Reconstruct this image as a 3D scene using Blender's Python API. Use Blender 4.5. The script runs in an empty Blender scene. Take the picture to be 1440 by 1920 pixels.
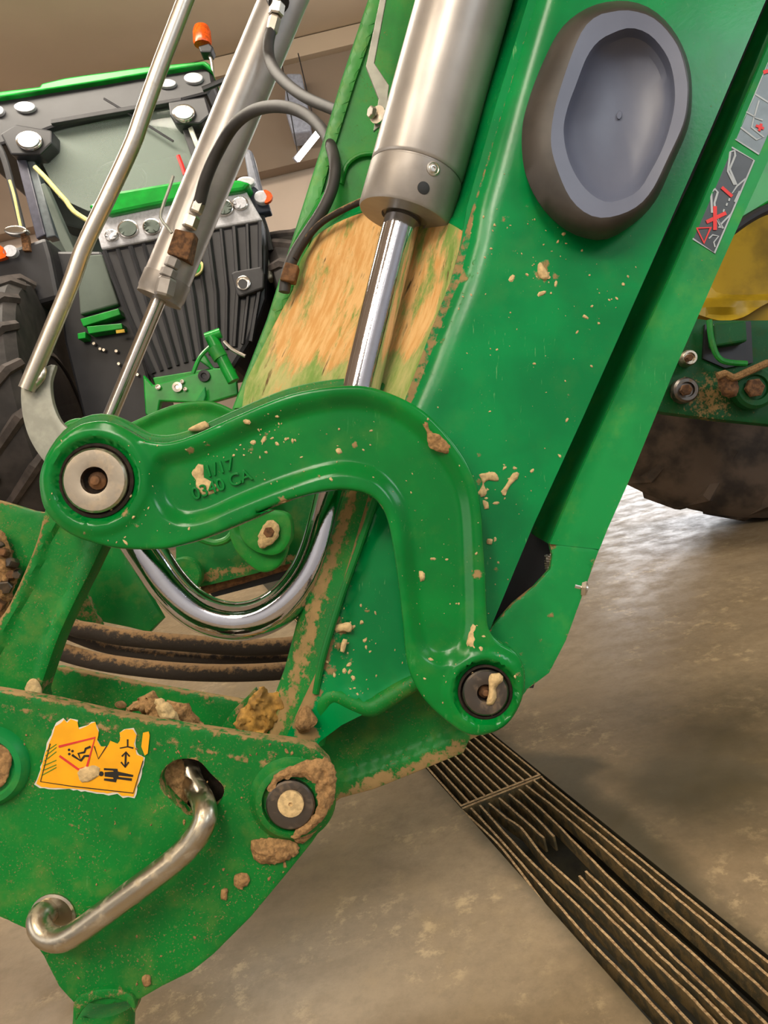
import bpy, bmesh, math, random
import numpy as np
from math import sin, cos, pi, radians
from mathutils import Vector, Matrix
from mathutils import noise as mnoise
from mathutils.geometry import delaunay_2d_cdt
random.seed(4); RNG = np.random.default_rng(4)
sc = bpy.context.scene
COL = sc.collection

# ---------------------------------------------------------------- camera
F_PX = 1441.0; PITCH = radians(7.7); ROLL = radians(13.5); CAM = np.array([0, 0, .65])
R0 = np.array([1., 0, 0]); FW = np.array([0, cos(PITCH), -sin(PITCH)]); U0 = np.array([0, sin(PITCH), cos(PITCH)])
RT = cos(ROLL)*R0 - sin(ROLL)*U0; UP = sin(ROLL)*R0 + cos(ROLL)*U0
cd = bpy.data.cameras.new('camera'); cam = bpy.data.objects.new('camera', cd); COL.objects.link(cam)
cd.sensor_fit = 'VERTICAL'; cd.sensor_height = 36; cd.lens = 36*F_PX/1920; cd.clip_start = .02; cd.clip_end = 60
cam.matrix_world = Matrix(((RT[0], UP[0], -FW[0], CAM[0]), (RT[1], UP[1], -FW[1], CAM[1]), (RT[2], UP[2], -FW[2], CAM[2]), (0, 0, 0, 1)))
sc.camera = cam
# ---------------------------------------------------------------- light
wd = bpy.data.worlds.new('world'); sc.world = wd; wd.use_nodes = True
wd.node_tree.nodes['Background'].inputs[0].default_value = (.75, .8, .9, 1)
wd.node_tree.nodes['Background'].inputs[1].default_value = .4
sc.view_settings.view_transform = 'Standard'; sc.view_settings.look = 'None'
sc.view_settings.gamma = 1; sc.view_settings.use_curve_mapping = False
sc.view_settings.exposure = 0.0
def area(name, loc, target, sx, sy, power, col):
    l = bpy.data.lights.new(name, 'AREA'); l.shape = 'RECTANGLE'; l.size = sx; l.size_y = sy; l.energy = power; l.color = col
    o = bpy.data.objects.new(name, l); COL.objects.link(o); o.location = loc
    o.rotation_euler = (Vector(target)-Vector(loc)).to_track_quat('-Z', 'Y').to_euler(); return o
area('sheen_fill_front', (3.9, -3.8, 3.55), (1.5, 1.5, .8), 2.6, 1.5, 120, (.84, .93, 1))  # added unseen panel, placed for the boom-top sheen and front fill
area('cool_fill_right', (5.7, 1.2, 2.6), (0, 2.0, .8), 3.4, 1.6, 75, (.78, .88, 1))  # added unseen panel for the cool stripe on the chrome
area('warm_fill_left', (-5.8, -.6, 2.2), (0, 1.0, .8), 3.4, 2.4, 55, (1, .95, .9))  # added unseen panel giving the chrome its broad cream reflection
area('strip_light_left', (-2.4, -1.2, 4.3), (-1.4, .8, 0), .5, 3.8, 125, (1, .84, .64))
area('strip_light_middle', (-.4, -1.4, 4.3), (-.1, .8, 0), .5, 3.8, 145, (1, .88, .72))
area('wall_fill_front', (-1.0, -3.0, 4.2), (-.5, -2.0, 0), 4.0, .5, 90, (1, .9, .78))  # added unseen lamp behind the camera to brighten the walls
area('strip_light_rear', (-1.8, 4.4, 4.4), (-1.4, 5.0, 0), 4.2, .5, 270, (1, .9, .76))
area('daylight_door_rear', (3.4, 8.6, 1.7), (1.5, 2, .3), 2.4, 2.6, 150, (.95, .97, 1))

# ---------------------------------------------------------------- helpers
def at(px, py, d):
    return CAM + d*(FW + RT*(px-720)/F_PX - UP*(py-960)/F_PX)
def fl(px, py, z=0.):
    v = FW + RT*(px-720)/F_PX - UP*(py-960)/F_PX
    return CAM + v*(z-CAM[2])/v[2]
def atn(p, d):
    p = np.asarray(p, float); d = np.broadcast_to(np.asarray(d, float), (len(p),))
    return CAM + d[:, None]*(FW + np.outer((p[:, 0]-720)/F_PX, RT) - np.outer((p[:, 1]-960)/F_PX, UP))
def crop(pts, ox, oy, s): return [(ox+x/s, oy+y/s) for x, y in pts]
def lin(c):
    c = [v/255 for v in c]
    return tuple(v/12.92 if v <= .04045 else ((v+.055)/1.055)**2.4 for v in c)+(1,)
def smooth(pts, step=6, closed=True):
    P = [np.array(p, float) for p in pts]; n = len(P); out = []
    for i in range(n if closed else n-1):
        if closed: a, b, c, d = P[i-1], P[i], P[(i+1) % n], P[(i+2) % n]
        else: a, b, c, d = P[max(i-1, 0)], P[i], P[i+1], P[min(i+2, n-1)]
        m = max(1, int(np.linalg.norm((c-b)[:2])/step))
        for k in range(m):
            t = k/m
            out.append(.5*((2*b)+(-a+c)*t+(2*a-5*b+4*c-d)*t*t+(-a+3*b-3*c+d)*t**3))
    if not closed: out.append(P[-1])
    return np.array(out)
def dense(pts, step=12, closed=True):
    P = [np.array(p, float) for p in pts]; n = len(P); out = []
    for i in range(n if closed else n-1):
        b, c = P[i], P[(i+1) % n]; m = max(1, int(np.linalg.norm((c-b)[:2])/step))
        for k in range(m): out.append(b+(c-b)*k/m)
    if not closed: out.append(P[-1])
    return np.array(out)
def circle(cx, cy, r, n=40, ry=None, a0=0):
    ry = ry or r
    return [(cx+r*cos(a0+2*pi*i/n), cy+ry*sin(a0+2*pi*i/n)) for i in range(n)]
def xf(pts, cx, cy, s, tx, ty, rot=0):
    return [(tx+s*((x-cx)*cos(rot)-(y-cy)*sin(rot)), ty+s*((x-cx)*sin(rot)+(y-cy)*cos(rot))) for x, y in pts]
def inside(p, poly):
    x, y = p[:, 0], p[:, 1]; r = np.zeros(len(p), bool); n = len(poly)
    for i in range(n):
        x0, y0 = poly[i-1]; x1, y1 = poly[i]
        if y0 == y1: continue
        c = ((y0 > y) != (y1 > y)) & (x < (x1-x0)*(y-y0)/(y1-y0)+x0); r ^= c
    return r
def dist(p, poly):
    a = np.asarray(poly, float); b = np.roll(a, -1, 0); best = np.full(len(p), 1e9)
    for s in range(0, len(a), 200):
        A_, B_ = a[s:s+200], b[s:s+200]; ab = B_-A_; L = (ab**2).sum(1)+1e-9
        ap = p[:, None, :]-A_[None]; t = np.clip((ap*ab[None]).sum(2)/L, 0, 1)
        d = np.linalg.norm(ap-t[..., None]*ab[None], axis=2).min(1); best = np.minimum(best, d)
    return best
def sd(p, poly): return dist(p, poly)*np.where(inside(p, poly), 1, -1)
def sst(x): x = np.clip(x, 0, 1); return x*x*(3-2*x)

def thing(name, label, cat, loc, group=None):
    o = bpy.data.objects.new(name, None); COL.objects.link(o); o.location = Vector(loc); o.empty_display_size = .05
    o['label'] = label; o['category'] = cat
    if group: o['group'] = group
    return o
def origin(o):
    v = Vector((0, 0, 0))
    while o: v = v+o.location; o = o.parent
    return v
def link(name, vs, fs, mat, parent=None, smooth_=True, label=None, cat=None, kind=None, group=None, mud=None, ang=32, bevel=0, mats=None, mi=None):
    vs = np.asarray([tuple(v) for v in vs], float)
    po = origin(parent)
    og = Vector(vs.mean(0)) if parent is None else (po if parent.type == 'EMPTY' else po)
    me = bpy.data.meshes.new(name); me.from_pydata([tuple(v) for v in (vs-np.array(og))], [], fs)
    if mud is not None:
        a = me.attributes.new('mud', 'FLOAT', 'POINT'); a.data.foreach_set('value', np.asarray(mud, np.float32))
    bm = bmesh.new(); bm.from_mesh(me); bmesh.ops.recalc_face_normals(bm, faces=bm.faces); bm.to_mesh(me); bm.free()
    me.materials.append(mat)
    if smooth_:
        me.shade_smooth(); me.set_sharp_from_angle(angle=radians(ang))
    o = bpy.data.objects.new(name, me); COL.objects.link(o)
    if parent: o.parent = parent; o.location = og-po
    else: o.location = og
    if bevel:
        m = o.modifiers.new('b', 'BEVEL'); m.width = bevel; m.segments = 2; m.limit_method = 'ANGLE'; m.angle_limit = radians(40)
    if label: o['label'] = label
    if cat: o['category'] = cat
    if kind: o['kind'] = kind
    if group: o['group'] = group
    return o
def hplate(name, outline, d, thick, mat, parent=None, holes=(), step=8, hf=None, mudf=None, bev=0, flatback=False, **kw):
    """a plate cut to an outline, front relief hf in metres towards the camera side, real thickness behind"""
    out = np.asarray(outline, float); loops = [out]+[np.asarray(h, float) for h in holes]
    lo, hi = out.min(0), out.max(0)
    gx = np.arange(lo[0], hi[0], step); gy = np.arange(lo[1], hi[1], step*.866)
    g = np.array([(x+(step/2 if j % 2 else 0), y) for j, y in enumerate(gy) for x in gx])
    def ok(p, m):
        k = inside(p, out) & (dist(p, out) > m)
        for h in loops[1:]: k &= (~inside(p, h)) & (dist(p, h) > m)
        return p[k]
    ex = []
    if bev:
        for lp in loops:
            t = np.roll(lp, -1, 0)-np.roll(lp, 1, 0); t /= np.linalg.norm(t, axis=1)[:, None]+1e-9
            nrm = np.stack([-t[:, 1], t[:, 0]], 1)
            for q in (.3, 1.0):
                for sg in (1, -1):
                    c = lp+nrm*sg*bev*q; c = ok(c, bev*q*.8); ex.append(c)
        g = ok(g, max(step*.5, bev*1.5))
    else: g = ok(g, step*.5)
    P = np.vstack(loops+ex+[g]) if len(g) or ex else np.vstack(loops)
    edges = []; s = 0
    for lp in loops:
        n = len(lp); edges += [(s+i, s+(i+1) % n) for i in range(n)]; s += n
    res = delaunay_2d_cdt([Vector(p) for p in P], edges, [], 0, 1e-6)
    V = np.array([tuple(v) for v in res[0]]); T = [tuple(t) for t in res[2]]
    cen = np.array([V[list(t)].mean(0) for t in T]); keep = inside(cen, out)
    for h in loops[1:]: keep &= ~inside(cen, h)
    T = [t for t, k in zip(T, keep) if k]
    dd = d(V) if callable(d) else np.full(len(V), d)
    h = hf(V) if hf else np.zeros(len(V))
    if bev:
        b = bev; e = dist(V, out)
        for hl in loops[1:]: e = np.minimum(e, dist(V, hl))
        x = np.clip(e/b, 0, 1); h = h-(1-np.sqrt(np.clip(1-(1-x)**2, 0, 1)))*b*np.mean(dd)/F_PX
    W = atn(V, dd)-h[:, None]*FW
    used = sorted({i for t in T for i in t}); mp = {v: i for i, v in enumerate(used)}
    W = W[used]; Vu = V[used]; T = [tuple(mp[i] for i in t) for t in T]
    n = len(W); base = atn(Vu, dd[used] if callable(d) else d)
    cnt = {}
    for t in T:
        for i in range(3):
            a, b_ = t[i], t[(i+1) % 3]; cnt[(a, b_)] = 1
    be = [(a, b_) for (a, b_) in cnt if (b_, a) not in cnt]
    bvs = sorted({v for e in be for v in e}); bmp = {v: n+i for i, v in enumerate(bvs)}
    back = base[bvs]+thick*FW
    fs = T+[(b_, a, bmp[a], bmp[b_]) for a, b_ in be]
    # back cap: same loops
    if flatback:
        fs += [(t[2]+0, t[1], t[0]) for t in []]
    vs = np.vstack([W, back])
    mud = mudf(Vu, W) if mudf else np.zeros(n)
    mud = np.concatenate([mud, mud[bvs]])
    # back cap with ngon per loop when there are no holes
    if not holes:
        nx = dict(be); st = be[0][0]; c = [st]; q = nx.get(st)
        while q is not None and q != st and len(c) <= len(be): c.append(q); q = nx.get(q)
        if len(c) == len(be): fs.append(tuple(bmp[v] for v in c))
    return link(name, vs, fs, mat, parent, mud=mud, **kw)
def plate(name, outline, d, thick, mat, parent=None, bevel=0, **kw):
    """flat cut plate; d may be a list of depths per corner"""
    dd = d if isinstance(d, (list, tuple)) else [d]*len(outline)
    f = [at(x, y, q) for (x, y), q in zip(outline, dd)]; b = [v+thick*FW for v in f]; n = len(f)
    fs = [tuple(range(n)), tuple(range(2*n-1, n-1, -1))]+[(i, i+n, (i+1) % n+n, (i+1) % n) for i in range(n)]
    kw.setdefault('smooth_', False)
    return link(name, f+b, fs, mat, parent, bevel=bevel, **kw)
def sweep(P, rad, n=16, caps=True):
    P = [np.array(p, float) for p in P]; m = len(P); R = rad if hasattr(rad, '__len__') else [rad]*m
    vs, fs = [], []; t = P[1]-P[0]; t /= np.linalg.norm(t)
    a = np.cross(t, [.3, .2, .9]); a /= np.linalg.norm(a)
    for i in range(m):
        t = P[min(i+1, m-1)]-P[max(i-1, 0)]; t = t/(np.linalg.norm(t)+1e-12)
        a = a-t*a.dot(t); a /= np.linalg.norm(a); b = np.cross(t, a)
        for k in range(n): vs.append(P[i]+R[i]*(cos(2*pi*k/n)*a+sin(2*pi*k/n)*b))
    for i in range(m-1):
        for k in range(n): fs.append((i*n+k, i*n+(k+1) % n, (i+1)*n+(k+1) % n, (i+1)*n+k))
    if caps: fs += [tuple(range(n-1, -1, -1)), tuple(range((m-1)*n, m*n))]
    return vs, fs
def tube(name, pts, r, mat, parent=None, n=16, step=8, curved=True, **kw):
    """pts (px,py,depth); r metres or list per control point"""
    pts = np.array(pts, float)
    if hasattr(r, '__len__'): q = np.column_stack([pts, r])
    else: q = np.column_stack([pts, np.full(len(pts), r)])
    q = smooth(q, step, False) if curved else q
    vs, fs = sweep(atn(q[:, :2], q[:, 2]), q[:, 3], n)
    return link(name, vs, fs, mat, parent, **kw)
def lathe(name, c, axis, prof, mat, parent=None, n=40, **kw):
    """prof: (radius, offset along axis) list, metres"""
    c = np.array(c, float); ax = np.array(axis, float); ax /= np.linalg.norm(ax)
    a = np.cross(ax, [.1, .3, .95]); a /= np.linalg.norm(a); b = np.cross(ax, a); vs, fs = [], []
    for r, o in prof:
        for k in range(n): vs.append(c+ax*o+max(r, 1e-5)*(cos(2*pi*k/n)*a+sin(2*pi*k/n)*b))
    for i in range(len(prof)-1):
        for k in range(n): fs.append((i*n+k, i*n+(k+1) % n, (i+1)*n+(k+1) % n, (i+1)*n+k))
    fs += [tuple(range(n-1, -1, -1)), tuple(range((len(prof)-1)*n, len(prof)*n))]
    return link(name, vs, fs, mat, parent, **kw)
def loft(name, rows, mat, parent=None, closed=False, caps=False, thick=0, mudv=None, **kw):
    """rows: lists of world points"""
    m = len(rows); n = len(rows[0]); vs = [p for r in rows for p in r]; fs = []
    for i in range(m-1):
        for k in range(n if closed else n-1):
            fs.append((i*n+k, i*n+(k+1) % n, (i+1)*n+(k+1) % n, (i+1)*n+k))
    if caps: fs += [tuple(range(n)), tuple(range((m-1)*n, m*n))]
    mud = mudv
    if thick:
        N = len(vs); vs = vs+[np.array(v)+thick*FW for v in vs]
        fs2 = [tuple(N+i for i in reversed(f)) for f in fs]
        ring = [k for k in range(n)]+[i*n+n-1 for i in range(1, m)]+[(m-1)*n+k for k in range(n-2, -1, -1)]+[i*n for i in range(m-2, 0, -1)]
        fs = fs+fs2+[(ring[i], ring[(i+1) % len(ring)], N+ring[(i+1) % len(ring)], N+ring[i]) for i in range(len(ring))]
        if mud is not None: mud = list(mud)*2
    return link(name, vs, fs, mat, parent, mud=mud, **kw)
def hexnut(name, c, axis, r, h, mat, parent=None, **kw):
    return lathe(name, c, axis, [(r*.86, 0), (r, h*.12), (r, h*.88), (r*.86, h)], mat, parent, n=6, smooth_=False, **kw)
def boxw(name, x0, x1, y0, y1, z0, z1, mat, parent=None, bevel=0, **kw):
    vs = [(x, y, z) for z in (z0, z1) for y in (y0, y1) for x in (x0, x1)]
    fs = [(0, 1, 3, 2), (4, 6, 7, 5), (0, 4, 5, 1), (2, 3, 7, 6), (0, 2, 6, 4), (1, 5, 7, 3)]
    return link(name, vs, fs, mat, parent, smooth_=False, bevel=bevel, **kw)

# ---------------------------------------------------------------- materials
class NT:
    def __init__(s, name):
        s.m = bpy.data.materials.new(name); s.m.use_nodes = True; s.t = s.m.node_tree
        s.b = s.t.nodes['Principled BSDF']; s.geo = s.t.nodes.new('ShaderNodeNewGeometry')
    def n(s, t, **kw):
        x = s.t.nodes.new(t)
        for k, v in kw.items():
            if k.startswith('i_'): s.put(x, k[2:], v)
            else: setattr(x, k, v)
        return x
    def put(s, x, i, v):
        if i.isdigit(): i = int(i)
        inp = x.inputs[i]
        if hasattr(v, 'is_output'): s.t.links.new(v, inp)
        else: inp.default_value = v
    def noise(s, scale, det=4, rough=.55, vec=None, dist=0):
        x = s.n('ShaderNodeTexNoise'); x.inputs['Scale'].default_value = scale; x.inputs['Detail'].default_value = det
        x.inputs['Roughness'].default_value = rough; x.inputs['Distortion'].default_value = dist
        s.t.links.new(vec or s.geo.outputs['Position'], x.inputs['Vector']); return x.outputs['Fac']
    def ramp(s, fac, lo, hi):
        x = s.n('ShaderNodeMapRange'); x.interpolation_type = 'SMOOTHSTEP'
        s.t.links.new(fac, x.inputs[0]); x.inputs[1].default_value = lo; x.inputs[2].default_value = hi; return x.outputs[0]
    def mix(s, f, a, b):
        x = s.n('ShaderNodeMix', data_type='RGBA'); s.put(x, '0', f); s.put(x, '6', a); s.put(x, '7', b); return x.outputs[2]
    def math(s, op, a, b=0., c=None):
        x = s.n('ShaderNodeMath', operation=op); s.put(x, '0', a); s.put(x, '1', b)
        if c is not None: s.put(x, '2', c)
        return x.outputs[0]
    def attr(s, name):
        x = s.n('ShaderNodeAttribute'); x.attribute_name = name; return x.outputs['Fac']
    def stretch(s, axis, along, across):
        """position scaled differently along an axis direction"""
        ax = Vector(axis).normalized(); r = ax.rotation_difference(Vector((0, 0, 1))).to_euler()
        m1 = s.n('ShaderNodeMapping'); m1.inputs['Rotation'].default_value = r; s.t.links.new(s.geo.outputs['Position'], m1.inputs[0])
        m2 = s.n('ShaderNodeMapping'); m2.inputs['Scale'].default_value = (across, across, along); s.t.links.new(m1.outputs[0], m2.inputs[0])
        return m2.outputs[0]
    def bump(s, h, strength=.3, dist=.002):
        x = s.n('ShaderNodeBump'); s.put(x, 'Height', h); x.inputs['Strength'].default_value = strength; x.inputs['Distance'].default_value = dist
        s.t.links.new(x.outputs[0], s.b.inputs['Normal'])
    def out(s, col=None, rough=None, metal=None, **kw):
        if col is not None: s.put(s.b, 'Base Color', col)
        if rough is not None: s.put(s.b, 'Roughness', rough)
        if metal is not None: s.put(s.b, 'Metallic', metal)
        for k, v in kw.items(): s.put(s.b, k.replace('_', ' '), v)
        return s.m
def simple(name, c, rough=.5, metal=0, vary=.12, scale=30, bump=0, **kw):
    s = NT(name); c = lin(c); d = tuple(v*(1-vary*2) for v in c[:3])+(1,)
    f = s.noise(scale, 5); col = s.mix(s.ramp(f, .35, .65), d, c)
    if bump: s.bump(f, bump, .003)
    return s.out(col, rough, metal, **kw)
SOIL = lin((150, 122, 78)); SOILD = lin((108, 78, 44))
def paint(name, c, dark=None, speck=.5, rough=.28, scratch=.5, edgecol=(120, 150, 70), soil=(170, 140, 92), film=.25, axis=(.25, 0, 1)):
    s = NT(name); c1 = lin(c); c2 = lin(dark or tuple(v*.86 for v in c))
    base = s.mix(s.ramp(s.noise(9, 4), .35, .65), c2, c1)
    sv = s.stretch(axis, 14, 260)
    scr = s.math('MULTIPLY', s.ramp(s.noise(1, 4, .6, sv), .63, .72), s.ramp(s.noise(14, 3), .5, .68))
    base = s.mix(s.math('MULTIPLY', scr, scratch*.6), base, lin((110, 170, 110)))
    fil = s.math('MULTIPLY', s.ramp(s.noise(22, 6, .65), .48, .75), film)
    base = s.mix(fil, base, lin(edgecol))
    f1 = s.noise(430, 3, .6); f2 = s.ramp(s.noise(26, 4, .6), .42, .72)
    sp = s.math('MULTIPLY', s.ramp(f1, .72-.14*speck, .76-.13*speck), s.math('ADD', f2, .12*speck))
    sp = s.math('MINIMUM', sp, 1.)
    m0 = s.math('ADD', s.attr('mud'), s.math('MULTIPLY', s.math('SUBTRACT', s.noise(90, 6, .7), .5), 1.5))
    mm = s.ramp(m0, .42, .62)
    soilc = s.mix(s.noise(60, 4), lin(tuple(v*.72 for v in soil)), lin(soil))
    tot = s.math('MAXIMUM', mm, s.math('MULTIPLY', sp, .8))
    col = s.mix(tot, base, soilc)
    ro = s.math('ADD', s.math('MULTIPLY', tot, .6), s.math('ADD', rough, s.math('MULTIPLY', fil, .5)))
    s.bump(s.math('ADD', s.math('MULTIPLY', tot, 1.), s.math('MULTIPLY', s.noise(200, 3), .12)), .5, .0012)
    return s.out(col, ro, None, Specular_IOR_Level=.3)
M = {}
M['link'] = paint('link_green_paint', (0, 126, 46), speck=.25, film=.12, rough=.2)
M['boom'] = paint('boom_green_paint', (0, 134, 66), speck=.2, rough=.22, scratch=1.3, film=.06)
M['chan'] = paint('channel_green_paint', (16, 140, 66), speck=.25, rough=.4, scratch=.9, film=.25, edgecol=(110, 165, 60))
M['dusty'] = paint('dusty_green_paint', (2, 122, 42), speck=.9, film=.5, rough=.5, scratch=.4, edgecol=(104, 128, 52))
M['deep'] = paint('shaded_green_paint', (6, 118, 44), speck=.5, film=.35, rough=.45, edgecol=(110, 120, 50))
M['far'] = paint('far_green_paint', (30, 140, 50), speck=.6, film=.3, rough=.4)
M['lip'] = paint('lit_edge_green', (74, 160, 74), speck=.2, film=.4, rough=.35, edgecol=(150, 170, 90))  # pale base puts the light on the flange edge into the colour
M['bright'] = paint('tractor_green_paint', (20, 150, 50), speck=.02, film=.02, rough=.25, scratch=0)
M['soil'] = simple('dry_soil', (214, 184, 132), .95, scale=180, vary=.15, bump=.5)
M['soild'] = simple('damp_brown_soil', (164, 126, 80), .95, scale=220, vary=.22, bump=.6)
M['black'] = simple('black_plastic', (36, 36, 40), .45, scale=8)
M['blackm'] = simple('matte_black_plastic', (50, 49, 52), .6, scale=20)
M['tyre'] = simple('tyre_rubber', (74, 66, 62), .8, scale=14, vary=.25, bump=.3)
M['tyred'] = simple('dark_tyre_rubber', (52, 47, 45), .7, scale=7, vary=.35, bump=.3)
M['tyremud'] = simple('muddy_tyre_rubber', (92, 76, 62), .75, scale=9, vary=.38, bump=.5)
M['shade_green'] = paint('shade_dark_green_paint', (2, 84, 34), speck=.5, film=.4, rough=.5, edgecol=(70, 74, 34))  # green darkened to paint in the shade under the tractor, plus dust film
M['yellow'] = simple('yellow_rim_paint', (196, 160, 28), .45, scale=9, vary=.22)
M['white'] = simple('white_reflector', (198, 198, 204), .25, scale=60, vary=.1)
M['amber'] = simple('amber_lens', (235, 92, 20), .25, scale=60, vary=.2)
M['cream'] = simple('cream_rail_paint', (222, 214, 140), .5)
M['red'] = simple('red_print', (214, 50, 48), .5, vary=.06)
M['ink'] = simple('black_print', (28, 26, 22), .5, vary=.05)
M['greyprint'] = simple('grey_print', (168, 176, 180), .5, vary=.05)
M['decal'] = simple('dark_decal_film', (62, 66, 70), .35, scale=40, vary=.12)
M['decal2'] = simple('grey_decal_film', (120, 134, 142), .35, scale=40, vary=.12)
M['orange'] = simple('orange_decal_film', (246, 172, 14), .45, scale=50, vary=.06)
M['torn'] = simple('torn_white_backing', (214, 208, 196), .8, vary=.05)
M['glass'] = NT('windscreen_glass').out((.5, .58, .52, 1), .05, 0, Alpha=.22)
M['inter'] = simple('cab_interior', (92, 102, 94), .8, scale=3, vary=.12)
M['interd'] = simple('dark_cab_interior', (52, 58, 54), .8, scale=4)
def metal(name, c, rough, grime=.5, gcol=(120, 100, 70), aniso=None):
    s = NT(name); g = s.math('MULTIPLY', s.ramp(s.noise(70, 6, .65), .5, .72), grime)
    base = s.mix(s.noise(25, 3), lin(tuple(v*.88 for v in c)), lin(c))
    s.bump(s.noise(300, 3), .08, .0008)
    return s.out(s.mix(g, base, lin(gcol)), s.math('ADD', s.math('MULTIPLY', g, .5), rough), s.math('SUBTRACT', 1., g))
M['chrome'] = metal('polished_chrome', (214, 214, 220), .07, .04)
M['chromef'] = metal('satin_chrome', (205, 200, 192), .2, .15)
M['barrel'] = simple('grey_barrel_paint', (172, 166, 160), .33, metal=.4, scale=14, vary=.08)
M['gland'] = simple('grey_gland_paint', (150, 143, 136), .42, metal=.35, scale=30, vary=.08)
M['zinc'] = metal('zinc_plated_steel', (222, 214, 200), .32, .3)
M['steel'] = metal('dirty_bare_steel', (196, 186, 166), .28, .6, (150, 128, 88))
M['pin'] = metal('worn_pin_steel', (206, 192, 170), .3, .5, (128, 104, 70))
M['pind'] = metal('dark_pin_steel', (112, 106, 100), .4, .6, (128, 100, 62))
M['galv'] = simple('galvanised_plate', (160, 160, 148), .5, metal=.4, scale=60, vary=.1)
M['rust'] = simple('rusty_steel', (122, 84, 50), .85, scale=90, vary=.3, bump=.6)
M['socket'] = simple('grimy_socket', (50, 36, 26), .9, scale=120, vary=.3)
M['hose'] = simple('black_rubber_hose', (56, 54, 52), .6, scale=30)
def hosem():
    s = NT('dusty_black_hose'); z = s.n('ShaderNodeSeparateXYZ'); s.t.links.new(s.geo.outputs['Normal'], z.inputs[0])
    f = s.ramp(s.math('ADD', z.outputs[2], s.math('MULTIPLY', s.math('SUBTRACT', s.noise(110, 5, .7), .5), 2.2)), .35, .95)
    s.bump(s.noise(160, 4), .6, .002); return s.out(s.mix(f, lin((42, 34, 26)), lin((136, 104, 66))), .85)
M['hosed'] = hosem()
def sandm():
    s = NT('soil_streaked_web'); ax = UP*.93+RT*.37
    v = s.stretch(ax, 9, 26); v2 = s.stretch(ax, 18, 120)
    a = s.attr('mud')
    k = s.ramp(s.math('ADD', s.math('MULTIPLY', s.noise(1, 7, .7, v), 1.5), s.math('MULTIPLY', a, .55)), .86, 1.06)
    base = s.mix(s.ramp(s.noise(1, 6, .7, v), .35, .62), lin((116, 150, 66)), lin((184, 178, 114)))
    tan = s.mix(s.ramp(s.noise(1, 5, .7, v2), .35, .65), lin((206, 152, 84)), lin((226, 184, 122)))
    col = s.mix(k, base, tan)
    drk = s.math('MULTIPLY', s.ramp(s.noise(1, 5, .65, v2), .58, .66), s.ramp(s.noise(16, 3), .45, .65))
    col = s.mix(drk, col, lin((96, 70, 34)))
    s.bump(s.math('ADD', k, s.noise(1, 5, .7, v2)), .6, .002)
    return s.out(col, .75)
M['sand'] = sandm()
def rubberm():
    s = NT('scuffed_grey_rubber')
    c = s.mix(s.noise(10, 5), lin((82, 88, 106)), lin((108, 113, 130)))
    sc_ = s.ramp(s.noise(1, 3, .6, s.stretch(UP+RT*.3, 26, 330)), .74, .78)
    c = s.mix(s.math('MULTIPLY', sc_, .6), c, lin((190, 170, 140))); return s.out(c, .42)
M['rubber'] = rubberm()
M['rubbers'] = simple('dirty_rubber_side', (62, 56, 50), .5, scale=22, vary=.22)
def floorm():
    s = NT('polished_concrete')
    a = s.ramp(s.noise(1.6, 6, .6), .35, .65); b = s.ramp(s.noise(13, 8, .75), .3, .72)
    c = s.mix(a, lin((126, 107, 80)), lin((150, 131, 104))); c = s.mix(s.math('MULTIPLY', b, .6), c, lin((104, 88, 64)))
    c = s.mix(s.math('MULTIPLY', s.ramp(s.noise(48, 7, .75), .45, .7), .4), c, lin((108, 92, 68)))
    li = s.math('MULTIPLY', s.ramp(s.noise(34, 6, .75), .5, .66), s.ramp(s.noise(4.2, 4), .47, .6))
    c = s.mix(s.math('MULTIPLY', li, .5), c, lin((196, 172, 130)))
    st = s.attr('mud'); c = s.mix(s.ramp(s.math('ADD', st, s.math('MULTIPLY', s.math('SUBTRACT', s.noise(6, 5), .5), .5)), .3, .8), c, lin((74, 66, 48)))  # mask darkens the floor: stains plus painted shade
    s.bump(s.noise(90, 5, .6), .05, .0006)
    return s.out(c, s.math('ADD', .3, s.math('MULTIPLY', b, .25)))
M['floor'] = floorm()
M['pit'] = simple('wet_pit_concrete', (48, 44, 26), .6, scale=40, vary=.3, bump=.5)
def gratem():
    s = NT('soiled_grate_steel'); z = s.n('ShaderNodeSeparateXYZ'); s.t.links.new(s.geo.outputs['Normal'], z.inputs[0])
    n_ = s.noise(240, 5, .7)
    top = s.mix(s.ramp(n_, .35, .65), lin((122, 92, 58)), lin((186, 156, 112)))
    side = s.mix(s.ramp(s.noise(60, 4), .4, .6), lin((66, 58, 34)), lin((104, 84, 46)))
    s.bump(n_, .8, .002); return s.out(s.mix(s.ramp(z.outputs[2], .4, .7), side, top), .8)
M['grate'] = gratem()
M['ceil'] = simple('ceiling_panel', (214, 190, 164), .8, scale=.6, vary=.05)
M['wallu'] = simple('upper_wall_cladding', (150, 130, 112), .8, scale=1, vary=.08)
M['walll'] = simple('pale_wall', (226, 204, 186), .8, scale=1, vary=.03)
M['wallc'] = simple('cool_white_wall', (206, 212, 224), .8, scale=1, vary=.03)
M['heater'] = simple('pale_blue_enamel', (168, 172, 190), .5)
em = NT('lamp_tube'); em.out((1, 1, 1, 1), .5, 0, Emission_Color=(1, .93, .82, 1), Emission_Strength=9.); M['lamp'] = em.m

# ---------------------------------------------------------------- setting
# drain line on the floor: left edge through (.009,1.154) running along DR
DR = np.array([.264, -.9645, 0]); DN = np.array([.9645, .264, 0]); DO = np.array([.009, 1.154, 0.])
DW = .152
def dpt(s, t, z=0): return DO+DR*s+DN*t+np.array([0, 0, z])
X0, X1, Y0, Y1, ZC = -6., 6., -4., 9., 4.55
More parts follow.
